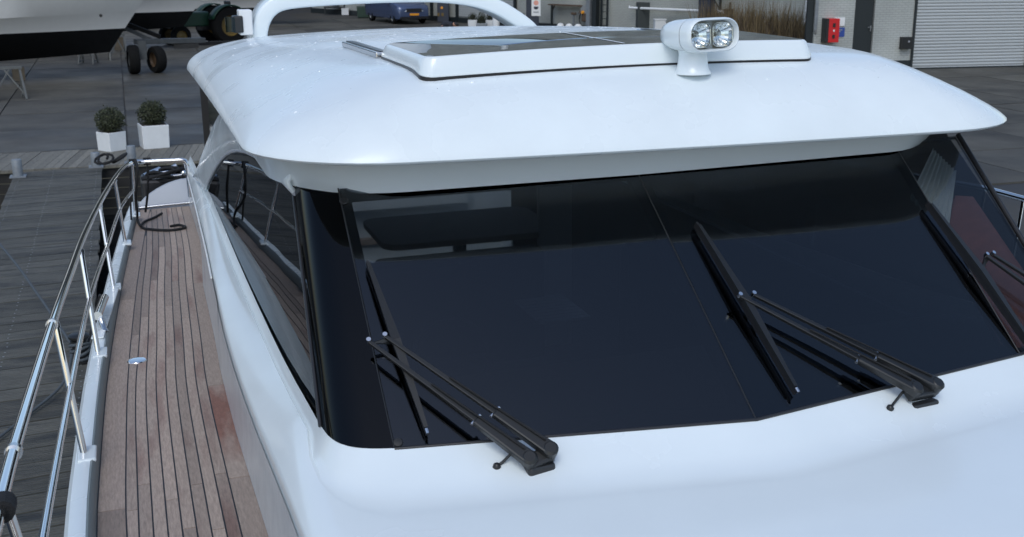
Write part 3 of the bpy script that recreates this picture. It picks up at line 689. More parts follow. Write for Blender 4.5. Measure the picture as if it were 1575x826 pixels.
for s_ in (-1, 1):
    rows = []
    for r_, x_ in ((.006, .0), (.016, .004), (.026, .014), (.034, .028), (.039, .044)):
        ring = []
        for k in range(32):
            a = 2 * math.pi * k / 32; q = r_ * (1 + .04 * (k % 2)); ex = .78
            cu, su = math.copysign(abs(math.cos(a)) ** ex, math.cos(a)), math.copysign(abs(math.sin(a)) ** ex, math.sin(a))
            ring.append(HMX @ Vector((x_ * .62 + .022, s_ * .042 + q * .92 * cu, q * 1.12 * su)))
        rows.append(ring)
    MB().loft(rows, True).add(rows[0], [tuple(range(32))]).build('reflector', 'chrome', slight)
    MB().tube([HMX @ Vector((.024, s_ * .042, 0)), HMX @ Vector((.037, s_ * .042, 0))], .006, 10).build('bulb', 'head_lamp', slight, smooth=60)
    MB().tube(smooth_path([HMX @ Vector((.05, s_ * .042 + u, v)) for u, v in rrect(.037, .044, .02, 3)] + [HMX @ Vector((.05, s_ * .042 + .037, .024))], 2), .0016, 6).build('reflector_rim', 'chrome_dull', slight, smooth=60)
# interior ----------------------------------------------------------------------
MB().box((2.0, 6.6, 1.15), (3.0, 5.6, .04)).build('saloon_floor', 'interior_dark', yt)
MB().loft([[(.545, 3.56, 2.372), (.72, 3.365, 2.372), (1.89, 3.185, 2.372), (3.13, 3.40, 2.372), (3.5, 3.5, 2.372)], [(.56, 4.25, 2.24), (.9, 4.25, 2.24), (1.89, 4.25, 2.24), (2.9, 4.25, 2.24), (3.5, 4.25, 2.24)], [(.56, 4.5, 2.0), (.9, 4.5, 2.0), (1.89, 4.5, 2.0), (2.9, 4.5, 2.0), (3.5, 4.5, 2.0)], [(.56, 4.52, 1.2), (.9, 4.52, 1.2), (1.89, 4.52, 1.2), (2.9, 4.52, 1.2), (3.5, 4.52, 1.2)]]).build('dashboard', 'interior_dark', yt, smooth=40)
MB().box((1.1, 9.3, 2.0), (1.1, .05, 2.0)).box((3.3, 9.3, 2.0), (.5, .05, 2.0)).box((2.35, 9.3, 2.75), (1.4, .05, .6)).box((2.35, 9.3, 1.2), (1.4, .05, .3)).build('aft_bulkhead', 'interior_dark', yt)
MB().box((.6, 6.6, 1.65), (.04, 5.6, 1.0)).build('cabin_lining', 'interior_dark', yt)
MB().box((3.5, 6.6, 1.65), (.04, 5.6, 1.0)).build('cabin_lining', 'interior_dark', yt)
sp_t = [(x, y) for x, y in rrect(.62, .42, .12, 5)]
tb = MB().prism(sp_t, .04, lambda u, v, q: (2.15 + u, 7.75 + v, 1.96 + q)).build('saloon_table', 'interior_wood', yt)
MB().revolve([(.05, 1.2), (.05, 1.95)], (2.15, 7.75, 0), 14).build('table_leg', 'chrome_dull', tb)
so_ = MB().box((1.95, 7.0, 1.62), (1.1, .16, .75)).build('sofa_back', 'leather', yt, bevel=.03)
MB().box((1.95, 7.2, 1.45), (1.1, .5, .3)).build('sofa_seat', 'leather', so_, bevel=.04)
MB().box((2.72, 7.35, 1.8), (.24, .05, 1.3)).build('cabinet_panel', 'interior_white', yt, bevel=.006)
for k in range(9): MB().box((2.45, 6.45 + k * .06, 1.66), (.34, .05, .015)).build('floor_grate', 'interior_white', yt)
hw = MB().tube([(1.25 + .17 * math.cos(a), 4.66 + .05 * math.sin(a), 2.16 + .17 * math.sin(a)) for a in [k * math.pi / 12 for k in range(24)]], .014, 8, True).build('helm_wheel', 'leather', yt, smooth=60)
MB().bar((1.08, 4.66, 2.16), (1.42, 4.66, 2.16), .03, .015).build('wheel_spoke', 'leather', hw)
for x in (1.25, 2.6):
    sbk = MB().box((x, 5.35, 2.05), (.5, .12, .75)).build('helm_seat', 'leather', yt, bevel=.05, seg=3)
    MB().box((x, 5.1, 1.72), (.5, .5, .12)).build('seat_cushion', 'leather', sbk, bevel=.04)
# blind and wood panel behind the right-hand pane
bm_ = MB(); pv = 16; o0, o1, o2, o3 = [plane_b(u, v, BRp, nR2) - nR2 * .05 for u, v in ((1410, 291), (1470, 345), (1482, 250), (1446, 215))]
rws = []
for k in range(pv + 1):
    t = k / pv; dn = -nR2 * (.012 * (k % 2)); rws.append([lerp(o0, o1, t) + dn, lerp(o3, o2, t) + dn])
bm_.loft(rws).build('pleated_blind', 'blind', yt)
q = [plane_b(u, v, BRp, nR2) - nR2 * .07 for u, v in ((1473, 350), (1484, 284), (1512, 286), (1640, 470), (1640, 620), (1560, 520))]
MB().add(q + [p - nR2 * .02 for p in q], [tuple(range(6)), tuple(range(11, 5, -1))]).build('wood_panel', 'mahogany', yt)
# wipers ------------------------------------------------------------------------
def on_pane(idx, uv, h, p, n):      # the point h above the real glass surface seen at uv (the flat plane beyond the pane)
    d = (HM.transposed() @ ray(*uv)).normalized(); hh = PANES[idx].ray_cast(BC, d)
    if hh[0] is None: return plane_b(uv[0], uv[1], p + n * h, n)
    return hh[0] - d * (h / abs(n.dot(d)))
def wiper(idx, p, n, armA, armB, blade, basepx, ball, box_end=False):
    P = lambda uv, h: on_pane(idx, uv, h, p, n)
    wp = empty('wiper'); wp.parent = yt
    a0, a1 = P(armA[0], .075), P(armA[1], .055); b0, b1 = P(armB[0], .075), P(armB[1], .055)
    for (s, e) in ((a0, a1), (b0, b1)):
        m1 = lerp(s, e, .32)
        ar = MB().bar(s, m1, .05, .034, up=n, w2=.036, h2=.024).build('arm', 'black_plastic', wp, bevel=.006)
        MB().bar(lerp(s, e, .31), e, .020, .016, up=n, w2=.013, h2=.012).build('arm_rod', 'black_plastic', ar, bevel=.002)
        sdv = (e - s).cross(n).normalized(); MB().tube([m1 - sdv * .022, m1 + sdv * .022], .006, 8).build('hinge_pin', 'chrome_dull', ar, smooth=60)
        MB().tube([lerp(s, e, .04) + n * .020 + sdv * .01, lerp(s, e, .30) + n * .016 + sdv * .008, lerp(s, e, .6) + n * .011 + sdv * .005], .0035, 6).build('washer_hose', 'rope_black', ar, smooth=60)
        MB().tube([e - n * .004, e + n * .014], .008, 12).build('pivot_pin', 'chrome', ar, smooth=40)
        MB().revolve([(.025, -.016), (.026, .012), (.018, .019)], s, 14, n.to_track_quat('Z', 'Y').to_matrix()).build('arm_cap', 'black_plastic', ar, smooth=40)
    k0, k1 = P(blade[0], .022), P(blade[1], .022)
    bl = MB().bar(k0, k1, .009, .026, up=n).build('blade', 'black_satin', wp)
    mid = lerp(k0, k1, .5)
    MB().bar(lerp(k0, k1, .02) + n * .014, mid + n * .026, .013, .010, up=n, w2=.030, h2=.018).build('blade_bridge', 'black_plastic', bl)
    MB().bar(lerp(k0, k1, .98) + n * .014, mid + n * .026, .013, .010, up=n, w2=.030, h2=.018).build('blade_bridge', 'black_plastic', bl)
    MB().tube([k1 + n * .014 - (k1 - k0).normalized() * .01, k1 + n * .014 + (k1 - k0).normalized() * .008], .006, 8).build('blade_end', 'chrome_dull', bl)
    cn = (a1 + b1) / 2 - n * .016
    MB().add([a1 - n * .012, b1 - n * .012, lerp(b1, mid, .75) - n * .004, mid + n * .01, lerp(a1, mid, .5) - n * .004], [(0, 1, 2, 3, 4)]).build('link_plate', 'black_plastic', wp, solid=.008)
    pb = (a0 + b0) / 2
    bz = Vector((pb.x, pb.y - .02, 2.32))
    MB().bar(lerp(a0, b0, -.15) - n * .03, lerp(a0, b0, 1.15) - n * .03, .05, .04, up=n).build('gear_head', 'black_plastic', wp, bevel=.008)
    rzz = math.atan2((a0 - b0).y, (a0 - b0).x)
    MB().box((pb.x + .005, pb.y + .02, 2.325), ((a0 - b0).length + .02, .055, .04), rzz).build('mount', 'black_satin', wp, bevel=.01)
    j = P(ball[1], .05); e = P(ball[0], .02)
    MB().tube([j, lerp(j, e, .55) - n * .006, e], .0048, 8).build('washer_tube', 'black_plastic', wp, smooth=60)
    MB().revolve([(.001, -.014), (.009, -.011), (.014, 0), (.009, .011), (.001, .014)], e, 12).build('washer_nozzle', 'black_plastic', wp, smooth=80)
    return wp
wiper(0, BLp, nL, ((846, 692), (592, 517)), ((814, 706), (567, 525)), ((565, 404), (657, 667)), (835, 716), ((764, 718), (787, 697)))
wiper(1, BCp, nR, ((1440, 592), (1158, 453)), ((1408, 598), (1137, 455)), ((1070, 345), (1224, 604)), (1415, 612), ((1369, 628), (1391, 600)))
wiper(2, BRp, nR2, ((1745, 528), (1526, 391)), ((1715, 535), (1516, 393)), ((1426, 313), (1592, 545)), (1730, 540), ((1690, 560), (1705, 540)))
# tempered: screw caps on the glass
for u, v in ((612, 681), (529, 309)):
    MB().revolve([(.001, .006), (.014, .005), (.017, 0)], plane_b(u, v, BLp, nL), 14, nL.to_track_quat('Z', 'Y').to_matrix()).build('glass_fixing', 'black_plastic', yt, smooth=40)

# guard rail ----------------------------------------------------------------------
rail = empty('guard_rail'); rail.parent = yt
def hdeck(u, v, h):
    z = 2.2
    for i in range(60):
        p = atb(u, v, Z=z); z = .5 * z + .5 * (dz(p.y) + h)
    return p
tp = [Vector((-.36, 1.6, dz(1.6) + .62))] + [hdeck(u, v, .62) for u, v in ((2, 765), (40, 628), (80, 499), (106, 425), (130, 360), (160, 300), (186, 262))] + [hdeck(205, 250, .62), hdeck(225, 248.5, .62), hdeck(280, 246, .62)]
e = tp[-1]; tail = [e + Vector((.025, .0, -.01)), e + Vector((.04, .0, -.05)), e + Vector((.045, 0, -.35))]
MB().tube(smooth_path(tp, 6) + tail, .0195, 14).build('top_rail', 'chrome', rail, smooth=60)
mp_ = [Vector((-.33, 1.6, dz(1.6) + .35)), Vector((-.33, 3.2, dz(3.2) + .35))] + [hdeck(u, v, .35) for u, v in ((112, 577), (137, 462), (157, 400), (167, 373), (186, 319), (206, 291))]
MB().tube(smooth_path(mp_, 5), .0135, 12).build('mid_rail', 'chrome', rail, smooth=60)
def rail_at(Y):
    for a, b in zip(tp, tp[1:]):
        if a.y <= Y <= b.y: return lerp(a, b, (Y - a.y) / max(1e-6, b.y - a.y))
for bpx, tpx in (((130, 698), (84, 494)), ((151, 542), (124, 383)), ((175, 441), (153, 313)), ((193, 373), (176, 274)), ((208, 330), (203, 251)), (None, None)):
    if bpx:
        b0 = hdeck(*bpx, .06); t0 = hdeck(*tpx, .62)
    else:
        b0 = Vector((-.30, 3.05, dz(3.05) + .05)); t0 = Vector((-.375, 2.98, dz(3) + .61))
    st = MB().tube([b0 - Vector((0, 0, .02)), t0], .014, 12).build('stanchion', 'chrome', rail, smooth=60)
    MB().box(b0 + Vector((.01, 0, -.004)), (.075, .15, .02)).build('stanchion_foot', 'gelcoat', st, bevel=.008)
    c_ = lerp(b0, t0, .97); MB().revolve([(.0185, -.012), (.0185, .012)], c_, 12, (t0 - b0).to_track_quat('Z', 'Y').to_matrix()).build('collar', 'chrome_dull', st, smooth=60)
for q, dv in ((hdeck(80, 499, .62), Vector((.02, 1, -.07))), (hdeck(21, 695, .62), Vector((0, 1, -.07)))):
    MB().tube([q - dv.normalized() * .012, q + dv.normalized() * .012], .0245, 14).build('rail_sleeve', 'chrome_dull', rail, smooth=60)
MB().tube([hdeck(5, 780, .62) - Vector((0, .03, 0)), hdeck(5, 780, .62) + Vector((0, .035, -.002))], .03, 12).build('rail_grip', 'rope_black', rail, smooth=60)
# rail on the other side
rr_ = empty('guard_rail'); rr_.parent = yt
op = [atb(u, v, X=4.22) for u, v in ((1700, 345), (1575, 306), (1516, 290))] 
op = op + [op[-1] + Vector((.0, 1.5, -.1)), op[-1] + Vector((-.05, 5, -.4))]
MB().tube(op, .0155, 12).build('top_rail', 'chrome', rr_, smooth=60)
for k in (1, 2, 3): MB().tube([op[k], op[k] - Vector((.05, 0, .6))], .0125, 10).build('stanchion', 'chrome', rr_, smooth=60)
# stainless fairlead on the gunwale
fa = hdeck(161, 458, .13); fb = hdeck(150, 486, .13)
fr_ = MB().tube([fa, fb], .026, 20).build('fairlead_roller', 'chrome', yt, smooth=60)
MB().tube([fb + Vector((.01, .05, -.02)), hdeck(163, 512, .05)], .018, 14).build('roller_bracket', 'chrome_dull', fr_, smooth=60)
MB().bar(hdeck(150, 520, .062), hdeck(176, 440, .062), .07, .012).build('fairlead_plate', 'gelcoat_wet', fr_, bevel=.004)
# capstan / cleats aft
wz = Vector((.25, 12.75, 1.78))
wn_ = empty('mooring_winch', (.0, 0, 0)); wn_.parent = yt
for a, b, r_ in (((.10, 12.7, 1.60), (.27, 12.8, 1.645), .028), ((.30, 12.8, 1.60), (.44, 12.86, 1.66), .026), ((.18, 12.6, 1.585), (.48, 12.62, 1.60), .016), ((.2, 12.66, 1.63), (.48, 12.68, 1.64), .012)):
    MB().tube([a, b], r_, 14).build('winch_drum', 'chrome', wn_, smooth=60)
MB().revolve([(.001, -.03), (.02, -.022), (.03, 0), (.02, .022), (.001, .03)], (.5, 12.62, 1.62), 14).build('winch_knob', 'chrome', wn_, smooth=80)
MB().box((.27, 12.8, 1.47), (.42, .4, .22)).build('winch_base', 'black_satin', wn_, bevel=.04)

# ------------------------------------------------------------------ ropes on the yacht (things of their own)
def W(p): return HL + HM @ Vector(p)
def rope(name, pts, r, m, label, cat='rope', sm=6, group=None):
    o = MB().tube(smooth_path(pts, sm), r, 8).build(name, m, None, smooth=70); return tag(o, label, cat, group)
dk_ = lambda u, v, h=.014: W(hdeck(u, v, h))
rt = W(hdeck(205, 250, .63))
rope('mooring_rope', [rt + Vector((.02, 0, .02)), W(hdeck(206, 262, .58)) + Vector((.03, -.03, 0)), W(hdeck(209, 300, .35)), W(hdeck(211, 325, .12)), dk_(212, 340), dk_(219, 350), dk_(235, 353), dk_(262, 354), dk_(285, 350), dk_(276, 346), dk_(262, 348)], .012, 'rope_black', 'black rope hanging from the rail and lying in a loop on the teak side deck')
rope('rope_end', [dk_(216, 348, .03), dk_(222, 341), dk_(236, 335), dk_(249, 328)], .011, 'rope_black', 'short black rope end lying on the aft teak near the loop')
for u, v, lab in ((204, 250, 'black rope knot tied round the bend of the guard rail'), (226, 248, 'black rope knot tied on the short crosswise rail aft')):
    c = W(hdeck(u, v, .62)); mb = MB()
    for k in range(4):
        mb.tube([c + Vector(((k - 1.5) * .016, .026 * math.cos(a), .026 * math.sin(a))) for a in [j * math.pi / 7 for j in range(14)]], .010, 7, True)
    tag(mb.build('rope_knot', 'rope_black', None, smooth=70), lab, 'rope')
c = W(hdeck(226, 248, .60)); c2 = W(hdeck(204, 250, .60))
rope('fender_line', [c, c + Vector((-.01, 0, -.25)), c + Vector((-.05, .1, -.5))], .011, 'rope_black', 'black line hanging straight down from the crosswise rail knot')
rope('fender_line', [c2 + Vector((-.02, 0, 0)), c2 + Vector((-.05, .05, -.4)), c2 + Vector((-.07, .05, -1.1))], .009, 'rope_black', 'thin black line hanging outboard of the rail bend')
mb = MB(); cc = Vector((.30, 12.68, 1.60))
pts = []
for k in range(90):
    a = k * .52; r_ = .11 + .035 * math.sin(k * .37); pts.append(cc + Vector((r_ * 1.5 * math.cos(a), r_ * .8 * math.sin(a), .03 * math.sin(k * .9) + .035 * math.cos(a * .5))))
tag(MB().tube(pts, .016, 7).build('rope_coil', 'rope_black', None, smooth=70), 'tangled black rope coiled over the chrome winch aft', 'rope')

# ================================================================== THINGS ON THE JETTY AND QUAY
def post(loc, h, r, label, m='steel_grey'):
    t = empty('mooring_post', loc, 0, label, 'bollard', 'steel mooring posts along the boardwalk')
    MB().revolve([(r, 0), (r, h), (r * .92, h + .012), (.001, h + .014)], n=20).build('tube', m, t, smooth=40)
    MB().box((0, 0, .01), (r * 3.2, r * 3.2, .02)).build('base_plate', m, t)
    return t
post(at(28, 272, Z=.0), .30, .085, 'grey steel mooring post at the left corner of the jetty')
post(at(148, 257, Z=.0), .26, .08, 'grey steel mooring post below the left planter, holding black rope')
post(at(203, 251, Z=.0), .32, .085, 'grey steel mooring post between the two white planters')
p = at(150, 245, Z=.26); mb = MB(); pts = []
for k in range(40):
    a = k * .55; pts.append(p + Vector((.16 * math.cos(a) + .1 * math.sin(k * .3) + k * .012, .12 * math.sin(a), .07 * math.sin(k * .6))))
tag(MB().tube(pts, .022, 7).build('rope_coil', 'rope_black', None, smooth=70), 'black rope tangle hooked on the mooring post near the left planter', 'rope')
bd = at(125, 556, Z=.0)
jb = empty('jetty_bollard', bd, 0, 'squat black bollard on the jetty wrapped in grey rope', 'bollard')
MB().revolve([(.11, 0), (.11, .02), (.075, .04), (.07, .22), (.10, .25), (.10, .27), (.08, .285), (.001, .29)], n=22).build('body', 'black_plastic', jb, smooth=40)
mb = MB()
for k in range(4):
    mb.tube([bd + Vector((.088 * math.cos(a), .088 * math.sin(a), .07 + k * .034 + .03 * math.sin(a + k))) for a in [j * math.pi / 9 for j in range(18)]], .016, 8, True)
tag(mb.build('rope_turns', 'rope_grey', None, smooth=70), 'grey rope wound round the black jetty bollard', 'rope')
rope('mooring_line', [bd + Vector((-.08, 0, .2)), lerp(bd + Vector((0, 0, .2)), at(0, 376, Z=.5), .5) - Vector((0, 0, .04)), at(0, 376, Z=.5), at(-120, 240, Z=.7)], .014, 'rope_grey', 'grey mooring line running up-left from the jetty bollard')
rope('mooring_line', [bd + Vector((-.07, -.03, .1)), at(95, 592, Z=.06), at(40, 640, Z=.03), at(0, 672, Z=.03), at(-60, 722, Z=.03)], .013, 'rope_grey', 'dark rope trailing over the jetty planks toward the lower left')
rope('mooring_line', [bd + Vector((.07, 0, .15)), bd + Vector((.2, .4, .5)), W((-.28, 7.9, dz(7.9) + .06))], .012, 'rope_black', 'dark line rising from the jetty bollard to the yacht fairlead')
# planters
leafm = bpy.data.meshes.new('foliage')
def leaf_ball(rad, n, seed):
    rnd = random.Random(seed); V = []; F = []
    for i in range(n):
        z = rnd.uniform(-1, 1); a = rnd.uniform(0, 2 * math.pi); q = math.sqrt(1 - z * z); d = Vector((q * math.cos(a), q * math.sin(a), z))
        lump = 1 + .05 * math.sin(5 * a + 3 * z) + .04 * math.sin(9 * z + 2 * a)
        c = d * rad * lump * (rnd.uniform(.84, 1.08) if rnd.random() < .94 else rnd.uniform(1.05, 1.2)); c.z *= .93
        e1 = Vector((rnd.gauss(0, 1), rnd.gauss(0, 1), rnd.gauss(0, 1))).normalized(); e2 = d.cross(e1)
        if e2.length < .1: continue
        e2.normalize(); s = rnd.uniform(.013, .028); tip = (d * .6 + e1 * .6).normalized()
        o = len(V); V += [c - e2 * s * .5, c + tip * s * .9 - e2 * 0 + e2 * s * .45, c + tip * s * 2.0, c + tip * s * .9 - e2 * s * .45]; F.append((o, o + 1, o + 2, o + 3))
    m = MB(); m.add(V, F); return m
def planter(loc, rz, w_, h_, brad, label, seed, n=2600, m='planter_white'):
    t = empty('potted_boxwood', loc, rz, label, 'potted plant', 'clipped boxwood balls in white boxes')
    b = MB().box((0, 0, h_ / 2), (w_, w_, h_), 0, 1.05).build('planter_box', m, t, bevel=.012)
    MB().box((0, 0, h_ + .003), (w_ * .94, w_ * .94, .006)).build('soil', 'soil', b)
    f = leaf_ball(brad, n, seed).build('foliage', 'leaf', t); f.location = (0, 0, h_ + brad * .86)
    f['kind'] = 'stuff'
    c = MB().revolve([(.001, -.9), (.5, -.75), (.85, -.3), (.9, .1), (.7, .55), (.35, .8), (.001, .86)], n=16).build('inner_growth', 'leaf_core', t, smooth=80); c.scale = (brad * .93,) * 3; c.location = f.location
    return t
planter(at(173, 231, Z=0), R(38), .39, .38, .25, 'left clipped boxwood ball in a white cube planter turned cornerwise', 3)
planter(at(238, 226, Z=0), R(8), .51, .47, .245, 'right clipped boxwood ball in a taller white planter square to the quay', 5)

# ------------------------------------------------------------------ hauled-out boats
def boat_hull(name, stem, axis, length, half, zbot, zwl, zsheer, label, keel=.5):
    """stem: xy of the bow foot at the waterline; axis: unit vector pointing aft"""
    t = empty(name, (stem[0], stem[1], 0), 0, label, 'boat', 'boats hauled out on the yard')
    ax = Vector((axis[0], axis[1], 0)).normalized(); sd_ = Vector((-ax.y, ax.x, 0)); up = []; lo = []; stn = 15
    for i in range(stn):
        s = i / (stn - 1); f = (1 - (1 - s) ** 2.4); rakeo = lambda z: -(z - zwl) * .72 * (1 - s) ** 1.5
        P = lambda y, z: tuple(ax * (s * length + rakeo(z)) + sd_ * y + Vector((0, 0, z)))
        bw_, ch, sh_ = half * .86 * f, half * .95 * f ** .9, half * (f ** .62) * 1.0
        zc = zwl + .55 - .35 * s
        r = [(bw_, zwl), (ch, zc - .02), (ch + .05 * f + .01, zc + .01), (lerp(ch, sh_, .5) + .05 * f, (zc + zsheer) / 2), (sh_ + .02, zsheer), (sh_ - .06, zsheer + .02)]
        up.append([P(-y, z) for y, z in r][::-1] + [P(y, z) for y, z in r])
        kz = zbot + .35 * (1 - s) ** 2; r2 = [(bw_, zwl), (bw_ * .8, lerp(zwl, kz, .45)), (.12 * f + .02, kz)]
        lo.append([P(-y, z) for y, z in r2] + [P(y, z) for y, z in r2[::-1]])
    m = MB().loft(up); n = len(up[0]); m.add(up[-1], [tuple(range(n))])
    for a, b in zip(up, up[1:]): m.add([a[0], a[-1], b[-1], b[0]], [(0, 1, 2, 3)])
    m.build('topsides', 'hull_white', t, smooth=30)
    m = MB().loft(lo); m.add(lo[-1], [tuple(range(6))]); m.build('bottom', 'antifoul', t, smooth=30)
    c0 = ax * length * .45
    MB().loft([[tuple(ax * (length * (.3 + .5 * k / 6)) + sd_ * (yy * half * .6 * (1 if j == 0 else .85)) + Vector((0, 0, zsheer + (0 if j == 0 else .8)))) for j in range(2)] for yy in (-1, 1) for k in range(7)][:7] , False).build('cabin_side', 'hull_white', t)
    MB().loft([[tuple(ax * (length * (.3 + .5 * k / 6)) + sd_ * (yy * half * .51) + Vector((0, 0, zsheer + .8))) for yy in (-1, 1)] for k in range(7)]).build('cabin_top', 'hull_white', t)
    MB().loft([[tuple(ax * (length * (.3 + .5 * k / 6)) + sd_ * (half * .6 * (1 if j == 0 else .85)) + Vector((0, 0, zsheer + (0 if j == 0 else .8)))) for j in range(2)] for k in range(7)]).build('cabin_side', 'hull_white', t)
    for s in (.25, .5, .75):
        MB().box(tuple(ax * length * s + Vector((0, 0, zbot / 2))), (.35, .35, zbot), math.atan2(ax.y, ax.x)).build('keel_block', 'crate_wood', t)
    return t
s1 = at(190, 45, Y=39)
h1 = boat_hull('hauled_boat', (s1.x + .05, 39.5), (-1, -.12), 13, 2.5, .4, s1.z, 3.6, 'big white hull with black bottom paint at the upper left corner')
pt = at(155, 24, Y=38.0); MB().revolve([(.05, 0), (.05, .02), (.001, .02)], pt - Vector((s1.x + .05, 39.5, 0)), 12, Vector((0, -1, 0)).to_track_quat('Z', 'Y').to_matrix()).build('drain_port', 'black_plastic', h1)
s2 = at(298, 17, Y=50)
boat_hull('hauled_boat', (s2.x, 50), (-1, -.05), 12, 1.8, .5, s2.z, 3.6, 'second white hull standing behind the big hull, bow above the tractor')
s3 = at(395, 11, Y=64)
boat_hull('hauled_boat', (s3.x + 2, 64), (-1, .05), 12, 1.8, .4, s3.z, 3.4, 'farthest grey-white hull behind the green tractor')
# trestles
def trestle(loc, rz, h, wd, label):
    t = empty('trestle', loc, rz, label, 'trestle', 'steel trestles under the boats')
    MB().box((0, 0, h), (wd, .09, .07)).build('top_beam', 'trestle_steel', t)
    for sx in (-1, 1):
        for sy in (-1, 1): MB().bar((sx * wd * .42, 0, h - .03), (sx * wd * .5, sy * .3, 0), .05, .05).build('leg', 'trestle_steel', t)
        MB().bar((sx * wd * .48, -.22, .1), (sx * wd * .48, .22, .1), .04, .04).build('brace', 'trestle_steel', t)
    MB().bar((-wd * .47, -.2, .14), (wd * .1, -.02, h - .05), .035, .035).build('brace', 'trestle_steel', t)
    MB().bar((wd * .47, -.2, .14), (-wd * .05, -.02, h - .05), .035, .035).build('brace', 'trestle_steel', t)
p = at(14, 152, Z=0); trestle(p, R(12), .82, .8, 'pale steel trestle at the left edge of the yard')
p = at(182, 92, Z=0); trestle(p, R(5), .9, .6, 'small steel trestle in the dark under the big hull')
p = at(136, 98, Z=0); trestle(p, R(-15), .7, .5, 'low steel trestle beneath the hull left of the trailer')
# wheel builder
def wheel(t, c, r, wd, axis, rim, name='wheel'):
    q = Vector(axis).to_track_quat('Z', 'Y').to_matrix(); ww = wd / 2
    w_ = MB().revolve([(r * .55, -ww), (r * .92, -ww), (r, -ww * .6), (r, ww * .6), (r * .92, ww), (r * .55, ww)], c, 24, q, caps=False).build(name, 'tyre', t, smooth=40)
    MB().revolve([(r * .57, -ww * .8), (r * .5, -ww * .3), (r * .2, -ww * .2), (.001, -ww * .4)], c, 20, q, caps=False).build('rim', rim, w_, smooth=40)
    MB().revolve([(r * .57, ww * .8), (r * .5, ww * .3), (r * .2, ww * .2), (.001, ww * .4)], c, 20, q, caps=False).build('rim', rim, w_, smooth=40)
    return w_
# boat trailer
p = at(222, 113, Z=0)
tl = empty('boat_trailer', p, R(0), 'grey boat trailer with slanted support beam and big rubber wheels', 'trailer')
wheel(tl, (-.30, .0, .46), .46, .32, (1, .12, 0), 'yard_steel'); wheel(tl, (.42, .1, .43), .43, .3, (1, .5, 0), 'rim_brown')
MB().bar((-.2, .2, 1.0), (2.0, .9, .95), .3, .16).build('chassis_beam', 'yard_steel', tl, bevel=.01)
MB().bar((-1.5, .7, 1.95), (.35, .4, 1.0), .22, .10).build('support_beam', 'yard_steel', tl)
MB().bar((-1.6, .8, 2.05), (.6, .5, 1.12), .25, .12).build('support_pad', 'tyre', tl)
MB().box((0, .05, .75), (.25, .3, .6)).build('wheel_leg', 'yard_steel', tl)
MB().bar((1.0, .6, .85), (3.2, 3, .7), .12, .12).build('draw_bar', 'black_satin', tl)
MB().box((1.4, .7, .8), (.8, .3, .15)).build('axle_box', 'black_satin', tl)
# tractor
p = at(345, 66, Z=0)
tc = empty('tractor', p, R(0), 'old green tractor with yellow wheel rims beyond the trailer', 'tractor')
tdir = Vector((-.93, -.36, 0)); tsd = Vector((.36, -.93, 0))
rzt = math.atan2(tdir.y, tdir.x); ppm = 0
def TP(a, b, z): return tdir * a + tsd * b + Vector((0, 0, z))
for sb_ in (-.75, .75): wheel(tc, TP(.1, sb_, .78), .78, .42, tsd, 'rim_yellow')
for sb_ in (-.6, .6): wheel(tc, TP(2.2, sb_, .42), .42, .24, tsd, 'rim_yellow')
MB().box(TP(1.6, 0, 1.05), (1.7, .6, .6), rzt).build('bonnet', 'tractor_green', tc, bevel=.06)
MB().box(TP(.4, 0, .8), (1.4, .5, .45), rzt).build('gearbox', 'black_satin', tc, bevel=.03)
for sb_ in (-.75, .75):
    rows = [[TP(.1 + .86 * math.cos(a), sb_ + o, .78 + .86 * math.sin(a)) for o in (-.26, .26)] for a in [R(20 + 14 * k) for k in range(10)]]
    MB().loft(rows).build('fender', 'tractor_green', tc, smooth=60, solid=.04)
MB().tube([TP(1.7, .15, 1.3), TP(1.7, .15, 2.35)], .05, 12).build('exhaust', 'black_satin', tc, smooth=60)
MB().box(TP(.0, 0, 1.25), (.5, .5, .12), rzt).build('seat', 'black_satin', tc, bevel=.04)
MB().box(TP(-.25, 0, 1.5), (.1, .5, .5), rzt).build('seat_back', 'black_satin', tc, bevel=.04)
MB().box(TP(2.46, 0, .95), (.06, .5, .5), rzt).build('grille', 'black_satin', tc, bevel=.02)
for sb_ in (-.2, .2): MB().revolve([(.001, .05), (.08, .04), (.09, 0)], TP(2.5, sb_, 1.2), 12, tdir.to_track_quat('Z', 'Y').to_matrix()).build('headlight', 'head_lamp', tc)
p = at(388, 30, Z=0)
gt_ = empty('storage_tank', p, 0, 'dark green tank with rounded edges beside the tractor', 'tank')
MB().box((0, 0, .75), (.9, .9, 1.4)).build('body', 'tractor_green', gt_, bevel=.15, seg=4)
MB().box((0, 0, .03), (1, 1, .06)).build('base', 'black_satin', gt_)

# ------------------------------------------------------------------ van
p = Vector((14.75, 62.9, 0)); fw = Vector((.17, -.985, 0)).normalized(); sd2 = Vector((-fw.y, fw.x, 0))
van = empty('parked_van', p, 0, 'blue van parked across the yard, facing the water', 'van')
def VP(a, b, z): return fw * a + sd2 * b + Vector((0, 0, z))
stn = [(.92, .34, .80, .62, .78), (.90, .30, .86, .74, .84), (.75, .27, .98, .86, .92), (.2, .27, 1.12, .90, .94), (.0, .27, 1.16, .9, .945), (-.75, .28, 1.86, .72, .95), (-1.2, .28, 1.93, .74, .95), (-3.6, .3, 1.92, .74, .95), (-3.85, .32, 1.85, .73, .93), (-3.95, .45, 1.2, .85, .9)]
rows = []
for a, zb, zt, wt, wb in stn:
    zs = min(1.05, lerp(zb, zt, .75)); rows.append([VP(a, -wb * .95, zb), VP(a, -wb, lerp(zb, zs, .3)), VP(a, -wb, zs), VP(a, -lerp(wt, wb, .4), lerp(zs, zt, .7)), VP(a, -wt * .9, zt), VP(a, wt * .9, zt), VP(a, lerp(wt, wb, .4), lerp(zs, zt, .7)), VP(a, wb, zs), VP(a, wb, lerp(zb, zs, .3)), VP(a, wb * .95, zb)])
